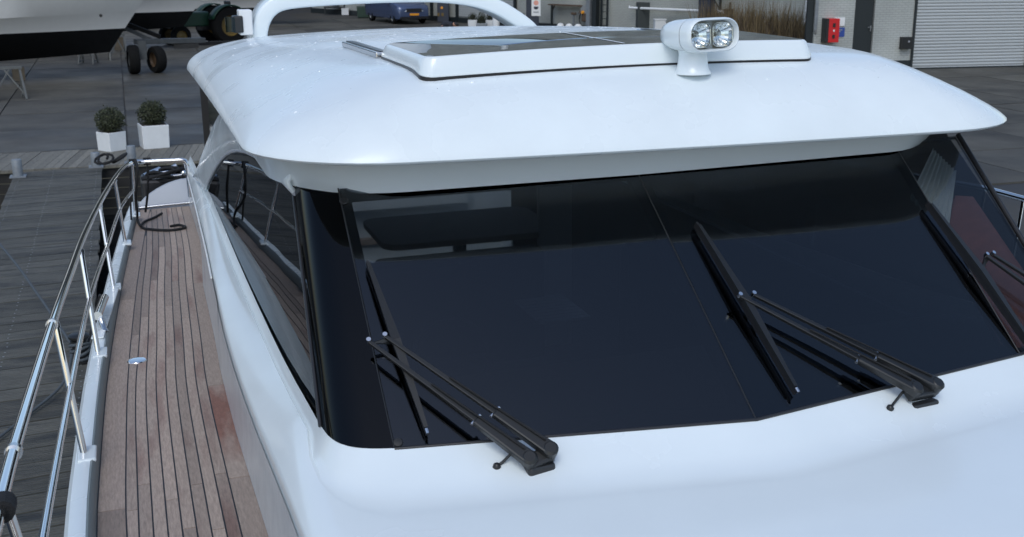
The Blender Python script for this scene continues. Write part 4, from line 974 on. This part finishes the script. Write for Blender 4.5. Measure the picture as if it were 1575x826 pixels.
MB().loft(rows, True, True).build('body', 'van_blue', van, smooth=35)
MB().add([VP(-.06, -.8, 1.17), VP(-.06, .8, 1.17), VP(-.72, .66, 1.80), VP(-.72, -.66, 1.80)], [(0, 1, 2, 3)]).build('windscreen', 'van_glass', van, solid=.01).location = (0, 0, .03)
MB().add([VP(-1.0, -.955, 1.15), VP(-2.2, -.955, 1.15), VP(-2.2, -.84, 1.75), VP(-1.2, -.84, 1.75)], [(0, 1, 2, 3)]).build('side_window', 'van_glass', van, solid=.02)
for s in (-1, 1):
    wheel(van, VP(.1, s * .82, .33), .33, .22, sd2, 'galv'); wheel(van, VP(-3.05, s * .82, .33), .33, .22, sd2, 'galv')
    MB().add([VP(.87, s * .80, .72), VP(.94, s * .47, .66), VP(.93, s * .42, .76), VP(.74, s * .72, .97), VP(.70, s * .84, .95)], [(0, 1, 2, 3, 4)]).build('headlight', 'head_lamp', van, solid=.03)
    MB().box(VP(-.25, s * 1.03, 1.12), (.12, .2, .18), 0).build('mirror', 'van_blue', van, bevel=.03)
MB().add([VP(.945, -.42, .64), VP(.945, .42, .64), VP(.93, .46, .82), VP(.93, -.46, .82)], [(0, 1, 2, 3)]).build('grille', 'black_satin', van, solid=.02)
MB().add([VP(.95, -.85, .28), VP(.95, .85, .28), VP(.95, .78, .40), VP(.95, -.78, .40)], [(0, 1, 2, 3)]).build('lower_grille', 'black_satin', van, solid=.02)
MB().add([VP(.97, -.26, .46), VP(.97, .26, .46), VP(.97, .26, .57), VP(.97, -.26, .57)], [(0, 1, 2, 3)]).build('number_plate', 'plate_orange', van, solid=.02)

# ------------------------------------------------------------------ buildings
def wall_obj(name, A, Bp, z0, z1, m, parent, thick=.3, uvs=1.0):
    A, Bp = Vector(A), Vector(Bp); d = (Bp - A).normalized(); n = Vector((d.y, -d.x, 0)); L = (Bp - A).length
    P = [A, Bp, Bp - n * thick, A - n * thick]
    o = MB().add([(p.x, p.y, z0) for p in P] + [(p.x, p.y, z1) for p in P], [(0, 1, 5, 4), (1, 2, 6, 5), (2, 3, 7, 6), (3, 0, 4, 7), (4, 5, 6, 7)]).build(name, m, parent)
    uv = o.data.uv_layers.new(name='UVMap')
    for pl in o.data.polygons:
        for li in pl.loop_indices:
            v = o.data.vertices[o.data.loops[li].vertex_index].co; uv.data[li].uv = ((Vector((v.x, v.y, 0)) - Vector((A.x, A.y, 0))).dot(d) * uvs, v.z * uvs)
    return o
FA, FD = Vector((16.6, 65, 0)), Vector((7, -15.5, 0)).normalized(); FN = Vector((FD.y, -FD.x, 0))    # far wall: from A along D
def onfar(u, v, off=0):
    d = ray(u, v); t = ((FA + FN * off - CAM).dot(FN)) / d.dot(FN); return CAM + d * t
if FN.dot(CAM - FA) < 0: FN = -FN
hall = empty('boat_hall', FA, 0, 'long grey brick hall behind the yard', 'building')
WA, WB = FA - FD * 12, FA + FD * 33
hw_ = wall_obj('wall', WA, WB, -.05, 11, 'brick_grey', hall); hw_.location = -FA
rzf = math.atan2(FD.y, FD.x)
MB().box((WA + WB) / 2 - FA + Vector((0, 0, 11.1)) - FN * 6, ((WB - WA).length + .4, 12.6, .2), rzf).build('roof', 'dark_paint', hall)
MB().box((WA + WB) / 2 - FA + FN * .06 + Vector((0, 0, .12)), ((WB - WA).length, .12, .3), rzf).build('plinth', 'dark_paint', hall)
def vert_on_far(u, z0, z1, wd, dep, m, name, off=.1, v=20, parent=hall):
    c = onfar(u, v, off); return MB().box(Vector((c.x, c.y, (z0 + z1) / 2)) - (FA if parent is hall else Vector()), (wd, dep, z1 - z0), rzf).build(name, m, parent)
for u in (664, 703, 792): vert_on_far(u, 0, 5.4, .14, .12, 'dark_paint', 'door_frame')
for u, wd in ((684, .9), ):
    pass
# roller shutters between the frames (slatted)
for ua, ub in ((706, 758), (768, 790)):
    a, b = onfar(ua, 20, .05), onfar(ub, 20, .05); c = (a + b) / 2; wd = (b - a).length
    for k in range(20): MB().box(Vector((c.x, c.y, .4 + k * .12)) - FA, (wd, .03, .105), rzf).build('shutter_slat', 'shutter', hall)
# columns, brackets and ladder in front of the far wall
def thing_far(name, u, z0, z1, wd, dep, m, label, cat, off, v=20, bev=.01):
    c = onfar(u, v, off); t = empty(name, (c.x, c.y, 0), rzf, label, cat)
    MB().box((0, 0, (z0 + z1) / 2), (wd, dep, z1 - z0)).build('shaft', m, t, bevel=bev)
    MB().box((0, 0, z0 + .04), (wd * 1.5, dep * 1.5, .08)).build('foot', m, t, bevel=bev); return t
thing_far('steel_column', 906.5, 0, 5.2, .24, .24, 'steel_grey', 'blue-grey steel column beside the hose reel', 'column', .35)
thing_far('steel_column', 916, 0, 5.2, .26, .26, 'dark_paint', 'near-black steel column left of the wall ladder', 'column', .30)
thing_far('steel_column', 1086.5, 0, 5.2, .62, .35, 'navy_post', 'thick navy column behind the searchlight', 'column', 1.2)
c = onfar(929.5, 20, .2); lad = empty('wall_ladder', (c.x, c.y, 0), rzf, 'black steel ladder standing against the grey hall wall', 'ladder')
for s in (-1, 1): MB().box((s * .19, 0, 2.2), (.09, .06, 4.3)).build('rail', 'dark_paint', lad)
for k in range(13): MB().box((0, 0, .35 + k * .32), (.36, .03, .03)).build('rung', 'dark_paint', lad)
c = onfar(929.5, 20, .3); MB().box((0, .08, .05), (.7, .3, .1)).build('step', 'dark_paint', lad)
# hose reel
c = onfar(899, 26, .3); hr = empty('hose_reel', c, rzf, 'round hose reel with an orange hub on the hall wall', 'hose reel')
qy = Vector((0, 1, 0)).to_track_quat('Z', 'Y').to_matrix()
MB().tube([(.34 * math.cos(a), 0, .40 * math.sin(a) - .1) for a in [k * math.pi / 12 for k in range(24)]], .03, 7, True).build('hose', 'black_plastic', hr, smooth=70)
MB().box((.05, 0, -.02), (.36, .2, .4)).build('drum', 'rust_bracket', hr, bevel=.04)
MB().revolve([(.001, -.1), (.26, -.08), (.26, .0)], (.05, 0, .3), 18, qy).build('drum_cover', 'wall_far', hr, smooth=50)
MB().revolve([(.001, -.13), (.08, -.12), (.08, .0)], (.0, -.05, .22), 12, qy).build('hub', 'plate_orange', hr, smooth=50)
# T lamp, shelf, brackets
c = onfar(882, 46, .4); lp = empty('pedestal_stand', (c.x, c.y, 0), rzf, 'slim grey T-shaped stand in front of the hall wall', 'stand')
MB().box((0, 0, .40), (.07, .07, .8)).build('shaft', 'steel_grey', lp); MB().box((0, 0, .84), (.28, .12, .12)).build('head', 'rust_bracket', lp, bevel=.02)
c = onfar(872, 8, .25); sh_ = empty('wall_shelf', c, rzf, 'long weathered timber shelf on brackets along the hall wall', 'shelf')
MB().box((0, 0, 0), (2.3, .35, .06)).build('board', 'rust_bracket', sh_)
for s in (-1, 1): MB().bar((s * .95, .1, -.02), (s * .95, -.12, -.35), .05, .05).build('bracket', 'rust_bracket', sh_)
MB().box((-.95, -.1, -.55), (.08, .08, 1.1)).build('upright', 'dark_paint', sh_)
a, b = onfar(968, 12, .3), onfar(1113, 18, .3)
pi_ = empty('wall_pipe', (a + b) / 2, 0, 'long white pipe hung along the grey hall wall', 'pipe')
MB().tube([a - (a + b) / 2, b - (a + b) / 2], .055, 12).build('pipe', 'white_paint', pi_, smooth=60)
MB().tube([(a - b) / 2 + Vector((0, 0, -.05)), (a - b) / 2 + Vector((0, 0, .1))], .03, 8).build('pipe_cap', 'white_paint', pi_)
for t in (.1, .5, .9): MB().bar(lerp(a, b, t) - (a + b) / 2, lerp(a, b, t) - (a + b) / 2 - FN * .3, .04, .04).build('hanger', 'dark_paint', pi_)
c = b + Vector((0, 0, 0)); bx_ = empty('wall_lantern', c + FD * .25, rzf, 'small rusty lantern at the right end of the white pipe', 'lamp')
MB().box((0, 0, 0), (.25, .25, .25), 0, 1.2).build('shade', 'rust_bracket', bx_); MB().box((0, .1, .25), (.05, .05, .3)).build('bracket', 'rust_bracket', bx_)
c = onfar(1108, 4, .2); wb_ = empty('wall_bracket', c, rzf, 'black triangular bracket high on the hall wall', 'bracket')
MB().box((0, 0, .0), (.08, .08, .9)).build('upright', 'dark_paint', wb_); MB().bar((0, -.0, -.3), (-.35, -.2, .3), .06, .06).build('strut', 'dark_paint', wb_)
# downpipe
c = onfar(1242, 10, .12); dp = empty('downpipe', (c.x, c.y, 0), rzf, 'white downpipe at the right end of the brick hall', 'pipe')
MB().revolve([(.09, 0), (.09, 5.3)], n=14).build('pipe', 'white_paint', dp, smooth=40)
for z in (1.0, 2.2, 3.5): MB().revolve([(.1, z), (.1, z + .05)], n=14).build('clip', 'white_paint', dp, smooth=40)
# cabinets by the wall
p = at(994, 55, Z=0); cb_ = empty('covered_cabinet', p, rzf + R(50), 'tall dark cabinet under a grey-black cover before the hall', 'cabinet')
MB().box((0, .3, .78), (.85, .6, 1.45)).build('body', 'tarp', cb_, bevel=.03); MB().box((0, .3, .04), (.8, .55, .08)).build('base', 'dark_paint', cb_); MB().tube([(.1, .3, 1.5), (.1, .3, 1.75)], .06, 8).build('vent', 'rust_bracket', cb_)
p = at(1014, 58, Z=0); wb2 = empty('utility_box', p, rzf + R(50), 'low pale grey utility box right of the dark cabinet', 'cabinet')
MB().box((0, 0, .4), (.5, .4, .78)).build('body', 'planter_white', wb2, bevel=.02); MB().box((0, 0, .81), (.54, .44, .04)).build('lid', 'planter_white', wb2)
# sign pillar
p = at(819, 48, Z=0); sg = empty('sign_pillar', p, R(-20), 'dark blue pillar carrying a white sign with a pink disc', 'sign')
MB().box((0, 0, 1.6), (.62, .3, 3.2)).build('pillar', 'navy_post', sg, bevel=.02)
sgb = MB().box((.17, -.17, 1.16), (.44, .03, .84)).build('sign_board', 'white_paint', sg)
MB().revolve([(.001, 0), (.12, 0), (.12, .01), (.001, .01)], (.17, -.19, 1.36), 22, qy).build('pink_disc', 'sign_pink', sgb)
MB().prism([(-.115, .04), (.115, .04), (.10, -.05), (.03, -.09), (-.03, -.09), (-.10, -.05)], .01, lambda u, v, q: (.17 + u, -.19 - q, 1.14 + v)).build('blue_cup', 'navy_post', sgb)
MB().box((.17, -.19, .92), (.26, .01, .05)).build('printed_name', 'grey_print', sgb)
p = at(804, 50, Z=0); rb_ = empty('fire_box', p + Vector((0, .3, 0)), R(-20), 'dark red box on a stand left of the sign pillar', 'box')
MB().box((0, 0, .62), (.3, .3, .4)).build('box', 'red_paint', rb_, bevel=.02); MB().box((0, 0, .85), (.34, .34, .06)).build('lid', 'dark_paint', rb_); MB().box((0, 0, .21), (.08, .08, .42)).build('stand', 'dark_paint', rb_)
p = at(763, 50, Z=0); wp_ = empty('white_pole', p, 0, 'thick white round pole seen behind the arch', 'pole')
MB().revolve([(.17, 0), (.17, 7.6), (.1, 4.7), (.001, 4.7)], n=18).build('shaft', 'white_paint', wp_, smooth=40); MB().revolve([(.26, 0), (.26, .06), (.17, .08)], n=18).build('foot', 'white_paint', wp_, smooth=40)
# fuel pillar behind the person
p = at(682, 34, Z=0); fpil = empty('fuel_pillar', p, R(-20), 'dark blue service pillar with yellow and orange markings near the van', 'pump')
MB().box((0, 0, .8), (.62, .4, 1.6)).build('body', 'navy_post', fpil, bevel=.02)
MB().revolve([(.001, 0), (.07, 0), (.07, .02), (.001, .02)], (-.06, -.22, .78), 14, qy).build('orange_disc', 'plate_orange', fpil)
for x in (-.24, -.02): MB().box((x, -.215, .42), (.12, .02, .18)).build('yellow_mark', 'rim_yellow', fpil)
# small planters along the far wall
for u, v, lab, kind in ((727, 43, 'small clipped bush in a white pot near the white pole', 0), (741, 44, 'dark shrub in a grey trough left of the white pole', 1), (754, 43, 'small plant with red flowers in a pale pot by the white pole', 2)):
    p = at(u, v, Z=0)
    t = empty('potted_plant', p, R(-20), lab, 'potted plant', 'small pots by the hall')
    if kind == 1: MB().box((0, 0, .13), (.55, .4, .26)).build('trough', 'steel_grey', t, bevel=.02)
    else: MB().box((0, 0, .2), (.42, .42, .4), 0, 1.06).build('pot', 'planter_white', t, bevel=.015)
    f = leaf_ball(.2 if kind == 0 else .17, 500, 11 + kind).build('foliage', 'leaf', t); f['kind'] = 'stuff'; f.location = (0, 0, .55 if kind == 0 else .5); f.scale = (1, 1, 1 if kind == 0 else 1.9)
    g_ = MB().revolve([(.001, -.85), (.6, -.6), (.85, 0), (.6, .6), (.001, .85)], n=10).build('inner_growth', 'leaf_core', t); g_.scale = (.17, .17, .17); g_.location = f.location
    if kind == 2: MB().revolve([(.001, -.05), (.05, 0), (.001, .05)], (-.1, -.15, .7), 8).build('flower', 'red_paint', t)
# white domes along a low chrome rail
for k, (u, v) in enumerate(((862, 49), (875, 50), (889, 50.5))):
    p = at(u, v, Z=0); t = empty('white_marker', p, 0, ['leftmost', 'middle', 'rightmost'][k] + ' of three low white domes in front of the hall', 'marker', 'white domes in front of the hall')
    MB().revolve([(.17, .22), (.19, .26), (.17, .34), (.1, .4), (.001, .42)], n=16).build('dome', 'white_paint', t, smooth=60); MB().revolve([(.06, 0), (.06, .24)], n=10).build('stem', 'galv', t)
a, b = at(838, 51, Z=.28), at(905, 53, Z=.28); lr_ = empty('low_rail', ((a + b) / 2).xy.to_3d(), 0, 'low galvanised rail behind the three white domes', 'rail')
o3_ = ((a + b) / 2).xy.to_3d(); MB().tube([a - o3_, b - o3_], .03, 8).build('tube', 'galv', lr_)
for t in (.02, .5, .98): q = lerp(a, b, t) - o3_; MB().tube([q, Vector((q.x, q.y, 0))], .03, 8).build('leg', 'galv', lr_)
# bench, bins and crates at the far end of the yard
p = at(515, 22, Z=0); bn = empty('garden_bench', p, R(-10), 'dark bench standing far across the yard', 'bench')
MB().box((0, 0, .42), (1.3, .45, .07)).build('seat', 'dark_paint', bn); MB().box((0, .22, .72), (1.3, .06, .45)).build('backrest', 'dark_paint', bn)
for s in (-1, 1):
    for d_ in (-.18, .18): MB().box((s * .58, d_, .2), (.06, .06, .4)).build('leg', 'dark_paint', bn)
p = at(531, 23, Z=0); t = empty('white_crate', p, R(-10), 'small white crate right of the far bench', 'crate'); MB().box((0, 0, .18), (.42, .4, .36)).build('body', 'planter_white', t, bevel=.01); MB().box((0, 0, .375), (.45, .43, .03)).build('lid', 'white_paint', t)
p = at(545, 23, Z=0); t = empty('dark_container', p + Vector((0, 1, 0)), R(-10), 'black container between the white crate and the green bin', 'container'); MB().box((0, 0, .55), (.9, .8, 1.1)).build('body', 'dark_paint', t, bevel=.03); MB().box((0, 0, 1.12), (.94, .84, .05)).build('lid', 'black_plastic', t, bevel=.01)
p = at(560, 27, Z=0); t = empty('green_bin', p, R(-10), 'dark green rubbish bin left of the blue van', 'bin'); MB().box((0, 0, .3), (.75, .7, .58), 0, 1.08).build('body', 'green_bin', t, bevel=.03); MB().box((0, 0, .62), (.84, .78, .06)).build('lid', 'green_bin', t, bevel=.02)
for sx_ in (-.3, .3): wheel(t, (sx_, .3, .09), .09, .05, (1, 0, 0), 'galv')

# right-hand building: brick front, door, roller door
RA, RD = Vector((21.42, 33.72, 0)), Vector((10, -1, 0)).normalized(); RN = Vector((-RD.y, RD.x, 0)); RN = RN if RN.y < 0 else -RN
rzr = math.atan2(RD.y, RD.x)
def onfront(u, v, off=0):
    d = ray(u, v); t = ((RA + RN * off - CAM).dot(RN)) / d.dot(RN); return CAM + d * t
ws_ = empty('workshop', RA, rzr, 'pale grey workshop with dark door and wide roller shutter on the right', 'building')
def L_(u, v): q = onfront(u, v) - RA; return q.dot(RD), q.z
xd0 = 1.40; xd1 = 2.12; xr0 = 3.62; xr1 = 7.9
def wl_(x0, x1, z0, z1, m='brick_light', d0=0, d1=.3, name='wall'):
    o = MB().box(((x0 + x1) / 2, (d0 + d1) / 2, (z0 + z1) / 2), (x1 - x0, d1 - d0, z1 - z0)).build(name, m, ws_)
    uv = o.data.uv_layers.new(name='UVMap')
    for pl in o.data.polygons:
        for li in pl.loop_indices:
            v = o.data.vertices[o.data.loops[li].vertex_index].co; uv.data[li].uv = (v.x + v.y, v.z)
    return o
wl_(0, xd0, .30, 7.6); wl_(xd1, xr0 - .06, .30, 7.6); wl_(xd0, xd1, 2.4, 7.6); wl_(xr0 - .06, xr1 + .06, 3.9, 7.6); wl_(xr1 + .06, 14, .30, 7.6)
wl_(0, xd0, -.05, .298, 'dark_paint', -.03, .3, 'plinth'); wl_(xd1, xr0 - .06, -.05, .298, 'dark_paint', -.03, .3, 'plinth'); wl_(xr1 + .06, 14, -.05, .298, 'dark_paint', -.03, .3, 'plinth'); wl_(xd0, xd1, -.05, .298, 'dark_paint', -.06, .3, 'door_step')
MB().add([(0.0, .3, z) for z in (0, 7.6)] + [(5.9, 8.3, z) for z in (0, 7.6)] + [(6.1, 8.2, z) for z in (0, 7.6)] + [(.3, .3, z) for z in (0, 7.6)], [(0, 2, 3, 1), (2, 4, 5, 3), (4, 6, 7, 5)]).build('side_wall', 'dark_paint', ws_)
MB().box((-.13, .1, 3.8), (.24, .1, 7.6)).build('dark_corner_strip', 'dark_paint', ws_)  # dark strip standing in for the shaded gap between hall and workshop
MB().box((9, 4, 7.7), (11, 8.6, .2)).build('roof', 'dark_paint', ws_)
MB().box((2.2, .6, 7.7), (4.8, 1.6, .2)).build('roof_edge', 'dark_paint', ws_)
dr = wl_(xd0 + .02, xd1 - .02, .30, 2.38, 'dark_paint', .06, .12, 'door'); MB().box((xd1 - .10, .03, 1.36), (.03, .05, .18)).build('handle', 'galv', dr); MB().box((xd1 - .14, .02, 1.4), (.12, .02, .025)).build('lever', 'galv', dr)
wl_(xr0 - .08, xr0 - .0, -.05, 3.9, 'dark_paint', -.05, .25, 'shutter_guide'); wl_(xr1, xr1 + .08, -.05, 3.9, 'dark_paint', -.05, .25, 'shutter_guide')
sm = MB(); a = []
slp = [(0, .0), (-.014, .02), (-.02, .05), (-.014, .085), (0, .1)]
sm.loft([[(xr0, y, z) for y, z in slp], [(xr1, y, z) for y, z in slp]]); slm = sm.mesh('shutter_slat', 'shutter', 60)
for k in range(38): inst(slm, 'shutter_slat', ws_, (0, .06, -.03 + k * .103))
MB().box(((xr0 + xr1) / 2, .1, 1.9), (xr1 - xr0, .03, 3.9)).build('shutter_backing', 'dark_paint', ws_)
MB().box(((xr0 + xr1) / 2, .03, -.0), (xr1 - xr0, .06, .09)).build('shutter_foot', 'dark_paint', ws_)
def on_ws(name, u0, v0, u1, v1, dep, m, label, cat, bev=.01):
    x0, z1 = L_(u0, v0); x1, z0 = L_(u1, v1); c = RA + RD * ((x0 + x1) / 2); t = empty(name, (c.x, c.y, (z0 + z1) / 2), rzr, label, cat)
    MB().box((0, -dep / 2 - .002, 0), (x1 - x0, dep, z1 - z0)).build('body', m, t, bevel=bev); return t, x1 - x0, z1 - z0
t, wd, ht = on_ws('hose_cabinet', 1265, 28, 1282, 64, .34, 'red_paint', 'red wall cabinet with black side beside the workshop door', 'cabinet')
MB().box((-.19, -.17, 0), (.10, .345, ht + .01)).build('side_panel', 'black_plastic', t, bevel=.01)
MB().box((.03, -.349, .17), (.09, .01, .13)).build('window', 'black_plastic', t); MB().box((.03, -.349, -.19), (.09, .01, .12)).build('window', 'black_plastic', t); MB().box((.03, -.349, 0), (.05, .01, .06)).build('pictogram', 'white_paint', t)
t, wd, ht = on_ws('notice_board', 1283, 27, 1298.5, 40, .02, 'white_paint', 'white notice above the blue sign on the workshop wall', 'sign', .002); MB().box((0, -.024, .0), (wd * .96, .004, ht * .95)).build('sheet', 'white_paint', t)
t, wd, ht = on_ws('notice_board', 1282, 42.5, 1298, 56.5, .02, 'sign_blue', 'blue sign below the white notice on the workshop wall', 'sign', .002); MB().box((-.03, -.024, ht * .25), (wd * .7, .004, .03)).build('printed_line', 'grey_print', t); MB().box((-.05, -.024, ht * .08), (wd * .5, .004, .03)).build('printed_line', 'grey_print', t)
t, wd, ht = on_ws('control_box', 1384, 56.5, 1398, 74.5, .2, 'black_plastic', 'black switch box on the wall by the roller shutter', 'box'); MB().box((.04, -.21, .05), (.06, .02, .06)).build('button', 'grey_print', t)
t, wd, ht = on_ws('wall_conduit', 1254.5, 0, 1256, 48, .03, 'steel_grey', 'thin grey conduit running down the workshop corner', 'conduit', .003); MB().box((0, -.03, -ht / 2), (.08, .05, .12)).build('junction', 'galv', t)
t, wd, ht = on_ws('wall_hook', 1255, 69, 1257, 87, .03, 'rust_bracket', 'bent rusty hook low on the workshop wall', 'hook', .003); MB().box((-.07, -.03, -ht / 2), (.14, .03, .03)).build('arm', 'rust_bracket', t); MB().box((-.06, -.05, ht / 2), (.12, .06, .05)).build('arm', 'rust_bracket', t)
for k, (u, v, lab, sz) in enumerate(((1338, 113, 'weathered timber step before the workshop plinth', (1.1, .5, .14)), (1352, 119, 'lower dark pallet lying in front of the timber step', (1.3, .8, .12)))):
    p = at(u, v, Z=0); t = empty('timber_pallet', p, rzr, lab, 'pallet')
    for j in range(5): MB().box((0, -sz[1] / 2 + (j + .5) * sz[1] / 5, sz[2]), (sz[0], sz[1] / 5 - .015, .03)).build('board', 'crate_wood', t)
    for s in (-1, 0, 1): MB().box((s * sz[0] * .45, 0, sz[2] / 2 - .01), (.1, sz[1], sz[2] - .02)).build('bearer', 'crate_wood', t)
# tall dry ornamental grass at the foot of the hall wall
gr = random.Random(4); ga, gb_ = at(1095, 78, Z=0), at(1246, 98, Z=0)
for dark_, n_, nm in ((0, 3600, 'dry_grass'), (1, 2600, 'dry_grass_dark')):
    V = []; F = []
    for i in range(n_):
        t = gr.random(); c = lerp(ga, gb_, t) + Vector((gr.gauss(0, .35), gr.gauss(0, .5), 0)); h = gr.uniform(.8, 1.85) * (1 + .25 * math.sin(t * 19) + .15 * math.sin(t * 47)) * (.8 if dark_ else 1)
        lx, ly = gr.gauss(0, .2), gr.gauss(0, .2); wv = gr.uniform(.006, .016) * (1.6 if dark_ else 1); an = gr.uniform(0, math.pi); e = Vector((math.cos(an), math.sin(an), 0)) * wv
        o = len(V); m1 = c + Vector((lx * .35, ly * .35, h * .6)); tp_ = c + Vector((lx, ly, h))
        V += [c - e, c + e, m1 + e, m1 - e, tp_]; F += [(o, o + 1, o + 2, o + 3), (o + 3, o + 2, o + 4)]
    g = MB().add(V, F).build('tall_grass', nm); tag(g, 'thin pale dry grass stalks against the hall wall' if not dark_ else 'dense brown dry undergrowth among the tall grass', 'grass', kind='stuff')
# unseen shed added rear left as backdrop, made tall to darken reflections
for (x, y, sx_, sy_, h_, rz_, lab) in ((-14, 92, 70, 14, 14, R(3), 'unseen long dark shed added behind the yard for backdrop and reflections'),):
    t = empty('backdrop_shed', (x, y, 0), rz_, lab, 'building')
    MB().box((0, 0, h_ / 2), (sx_, sy_, h_)).build('wall', 'dark_paint', t); MB().prism([(-sy_ / 2 - .5, h_), (sy_ / 2 + .5, h_), (0, h_ + 2.5)], sx_ + 1, lambda u, v, q: (q - sx_ / 2 - .5, u, v)).build('roof', 'tarp', t)
    for k in range(6): MB().box((-sx_ / 2 + 4 + k * 7.5, -sy_ / 2 - .03, 2.2), (5, .06, 4.4)).build('door', 'steel_grey', t)

# ------------------------------------------------------------------ person bending over in the yard, mostly hidden by the roof
pf = at(684, 33, Y=45); pf.z = 0
person = empty('person', pf, R(-20), 'person in dark clothes bending forward in the yard behind the roof', 'person')
body = [(-.12, .02, .92), (.02, 0, 1.02), (.20, 0, 1.08), (.32, 0, 1.06), (.40, 0, 1.03), (.47, 0, 1.00), (.53, 0, .95),
        (.22, .17, 1.03), (.30, .22, .76), (.42, .18, .52), (.22, -.17, 1.03), (.30, -.22, .76), (.42, -.18, .52),
        (-.13, .1, .86), (-.05, .11, .48), (-.12, .11, .08), (.03, .11, .04), (-.13, -.1, .86), (-.05, -.11, .48), (-.12, -.11, .08), (.03, -.11, .04)]
ed = [(0, 1), (1, 2), (2, 3), (3, 4), (4, 5), (5, 6), (2, 7), (7, 8), (8, 9), (2, 10), (10, 11), (11, 12), (0, 13), (13, 14), (14, 15), (15, 16), (0, 17), (17, 18), (18, 19), (19, 20)]
rd = [.13, .13, .14, .06, .075, .085, .055, .065, .05, .036, .065, .05, .036, .09, .065, .045, .04, .09, .065, .045, .04]
def skin_obj(name, verts, edges, radii, m, parent, root=0):
    me = bpy.data.meshes.new(name); me.from_pydata(verts, edges, [])
    bm = bmesh.new(); bm.from_mesh(me); lay = bm.verts.layers.skin.verify(); bm.verts.ensure_lookup_table()
    for i, v in enumerate(bm.verts): v[lay].radius = (radii[i], radii[i]); v[lay].use_root = (i == root)
    bm.to_mesh(me); bm.free(); ob = bpy.data.objects.new(name, me); col.objects.link(ob); ob.parent = parent
    ob.modifiers.new('skin', 'SKIN'); sb_ = ob.modifiers.new('sub', 'SUBSURF'); sb_.levels = 2; sb_.render_levels = 2; me.materials.append(M[m]); return ob
skin_obj('body', body, ed, rd, 'skin', person)
sel = [0, 1, 2, 3, 7, 8, 9, 10, 11, 12]; ix = {v: i for i, v in enumerate(sel)}
jv = [Vector(body[i]) for i in sel]; jv[ix[9]] = lerp(Vector(body[8]), Vector(body[9]), .85); jv[ix[12]] = lerp(Vector(body[11]), Vector(body[12]), .85)
skin_obj('jacket', [tuple(v) for v in jv], [(ix[a], ix[b]) for a, b in ed if a in ix and b in ix], [.17, .18, .19, .09, .1, .075, .06, .1, .075, .06], 'jacket', person)
sel = [0, 13, 14, 15, 17, 18, 19]; ix = {v: i for i, v in enumerate(sel)}
skin_obj('trousers', [body[i] for i in sel], [(ix[a], ix[b]) for a, b in ed if a in ix and b in ix], [.15, .12, .09, .075, .12, .09, .075], 'trousers', person)
for s_ in (-1, 1): MB().box((-.05, s_ * .11, .04), (.28, .1, .08)).build('shoe', 'black_plastic', person, bevel=.02)
hd = Vector((.46, 0, 1.01)); rows = []
for i in range(7):
    f = i / 6; ph = R(-88 + 130 * f); row = []
    for j in range(16):
        a = 2 * math.pi * j / 16; row.append(hd + Vector((-.01 + .10 * math.cos(ph) * math.cos(a) * .9 - .035 * math.sin(-ph), .095 * math.cos(ph) * math.sin(a), .035 + .095 * -math.sin(ph))))
    rows.append(row)
MB().loft(rows, True, True).build('hair', 'hair_dark', person, smooth=80)
MB().add([hd + Vector(q) for q in ((.07, 0, -.01), (.075, -.014, -.045), (.075, .014, -.045), (.10, 0, -.045))], [(0, 1, 3), (0, 3, 2), (1, 2, 3)]).build('nose', 'skin', person, smooth=80)

# keep the hierarchy at thing > part > sub-part
def depth(o):
    d = 0
    while o.parent: o = o.parent; d += 1
    return d
for o in list(bpy.data.objects):
    while depth(o) > 2: o.parent = o.parent.parent
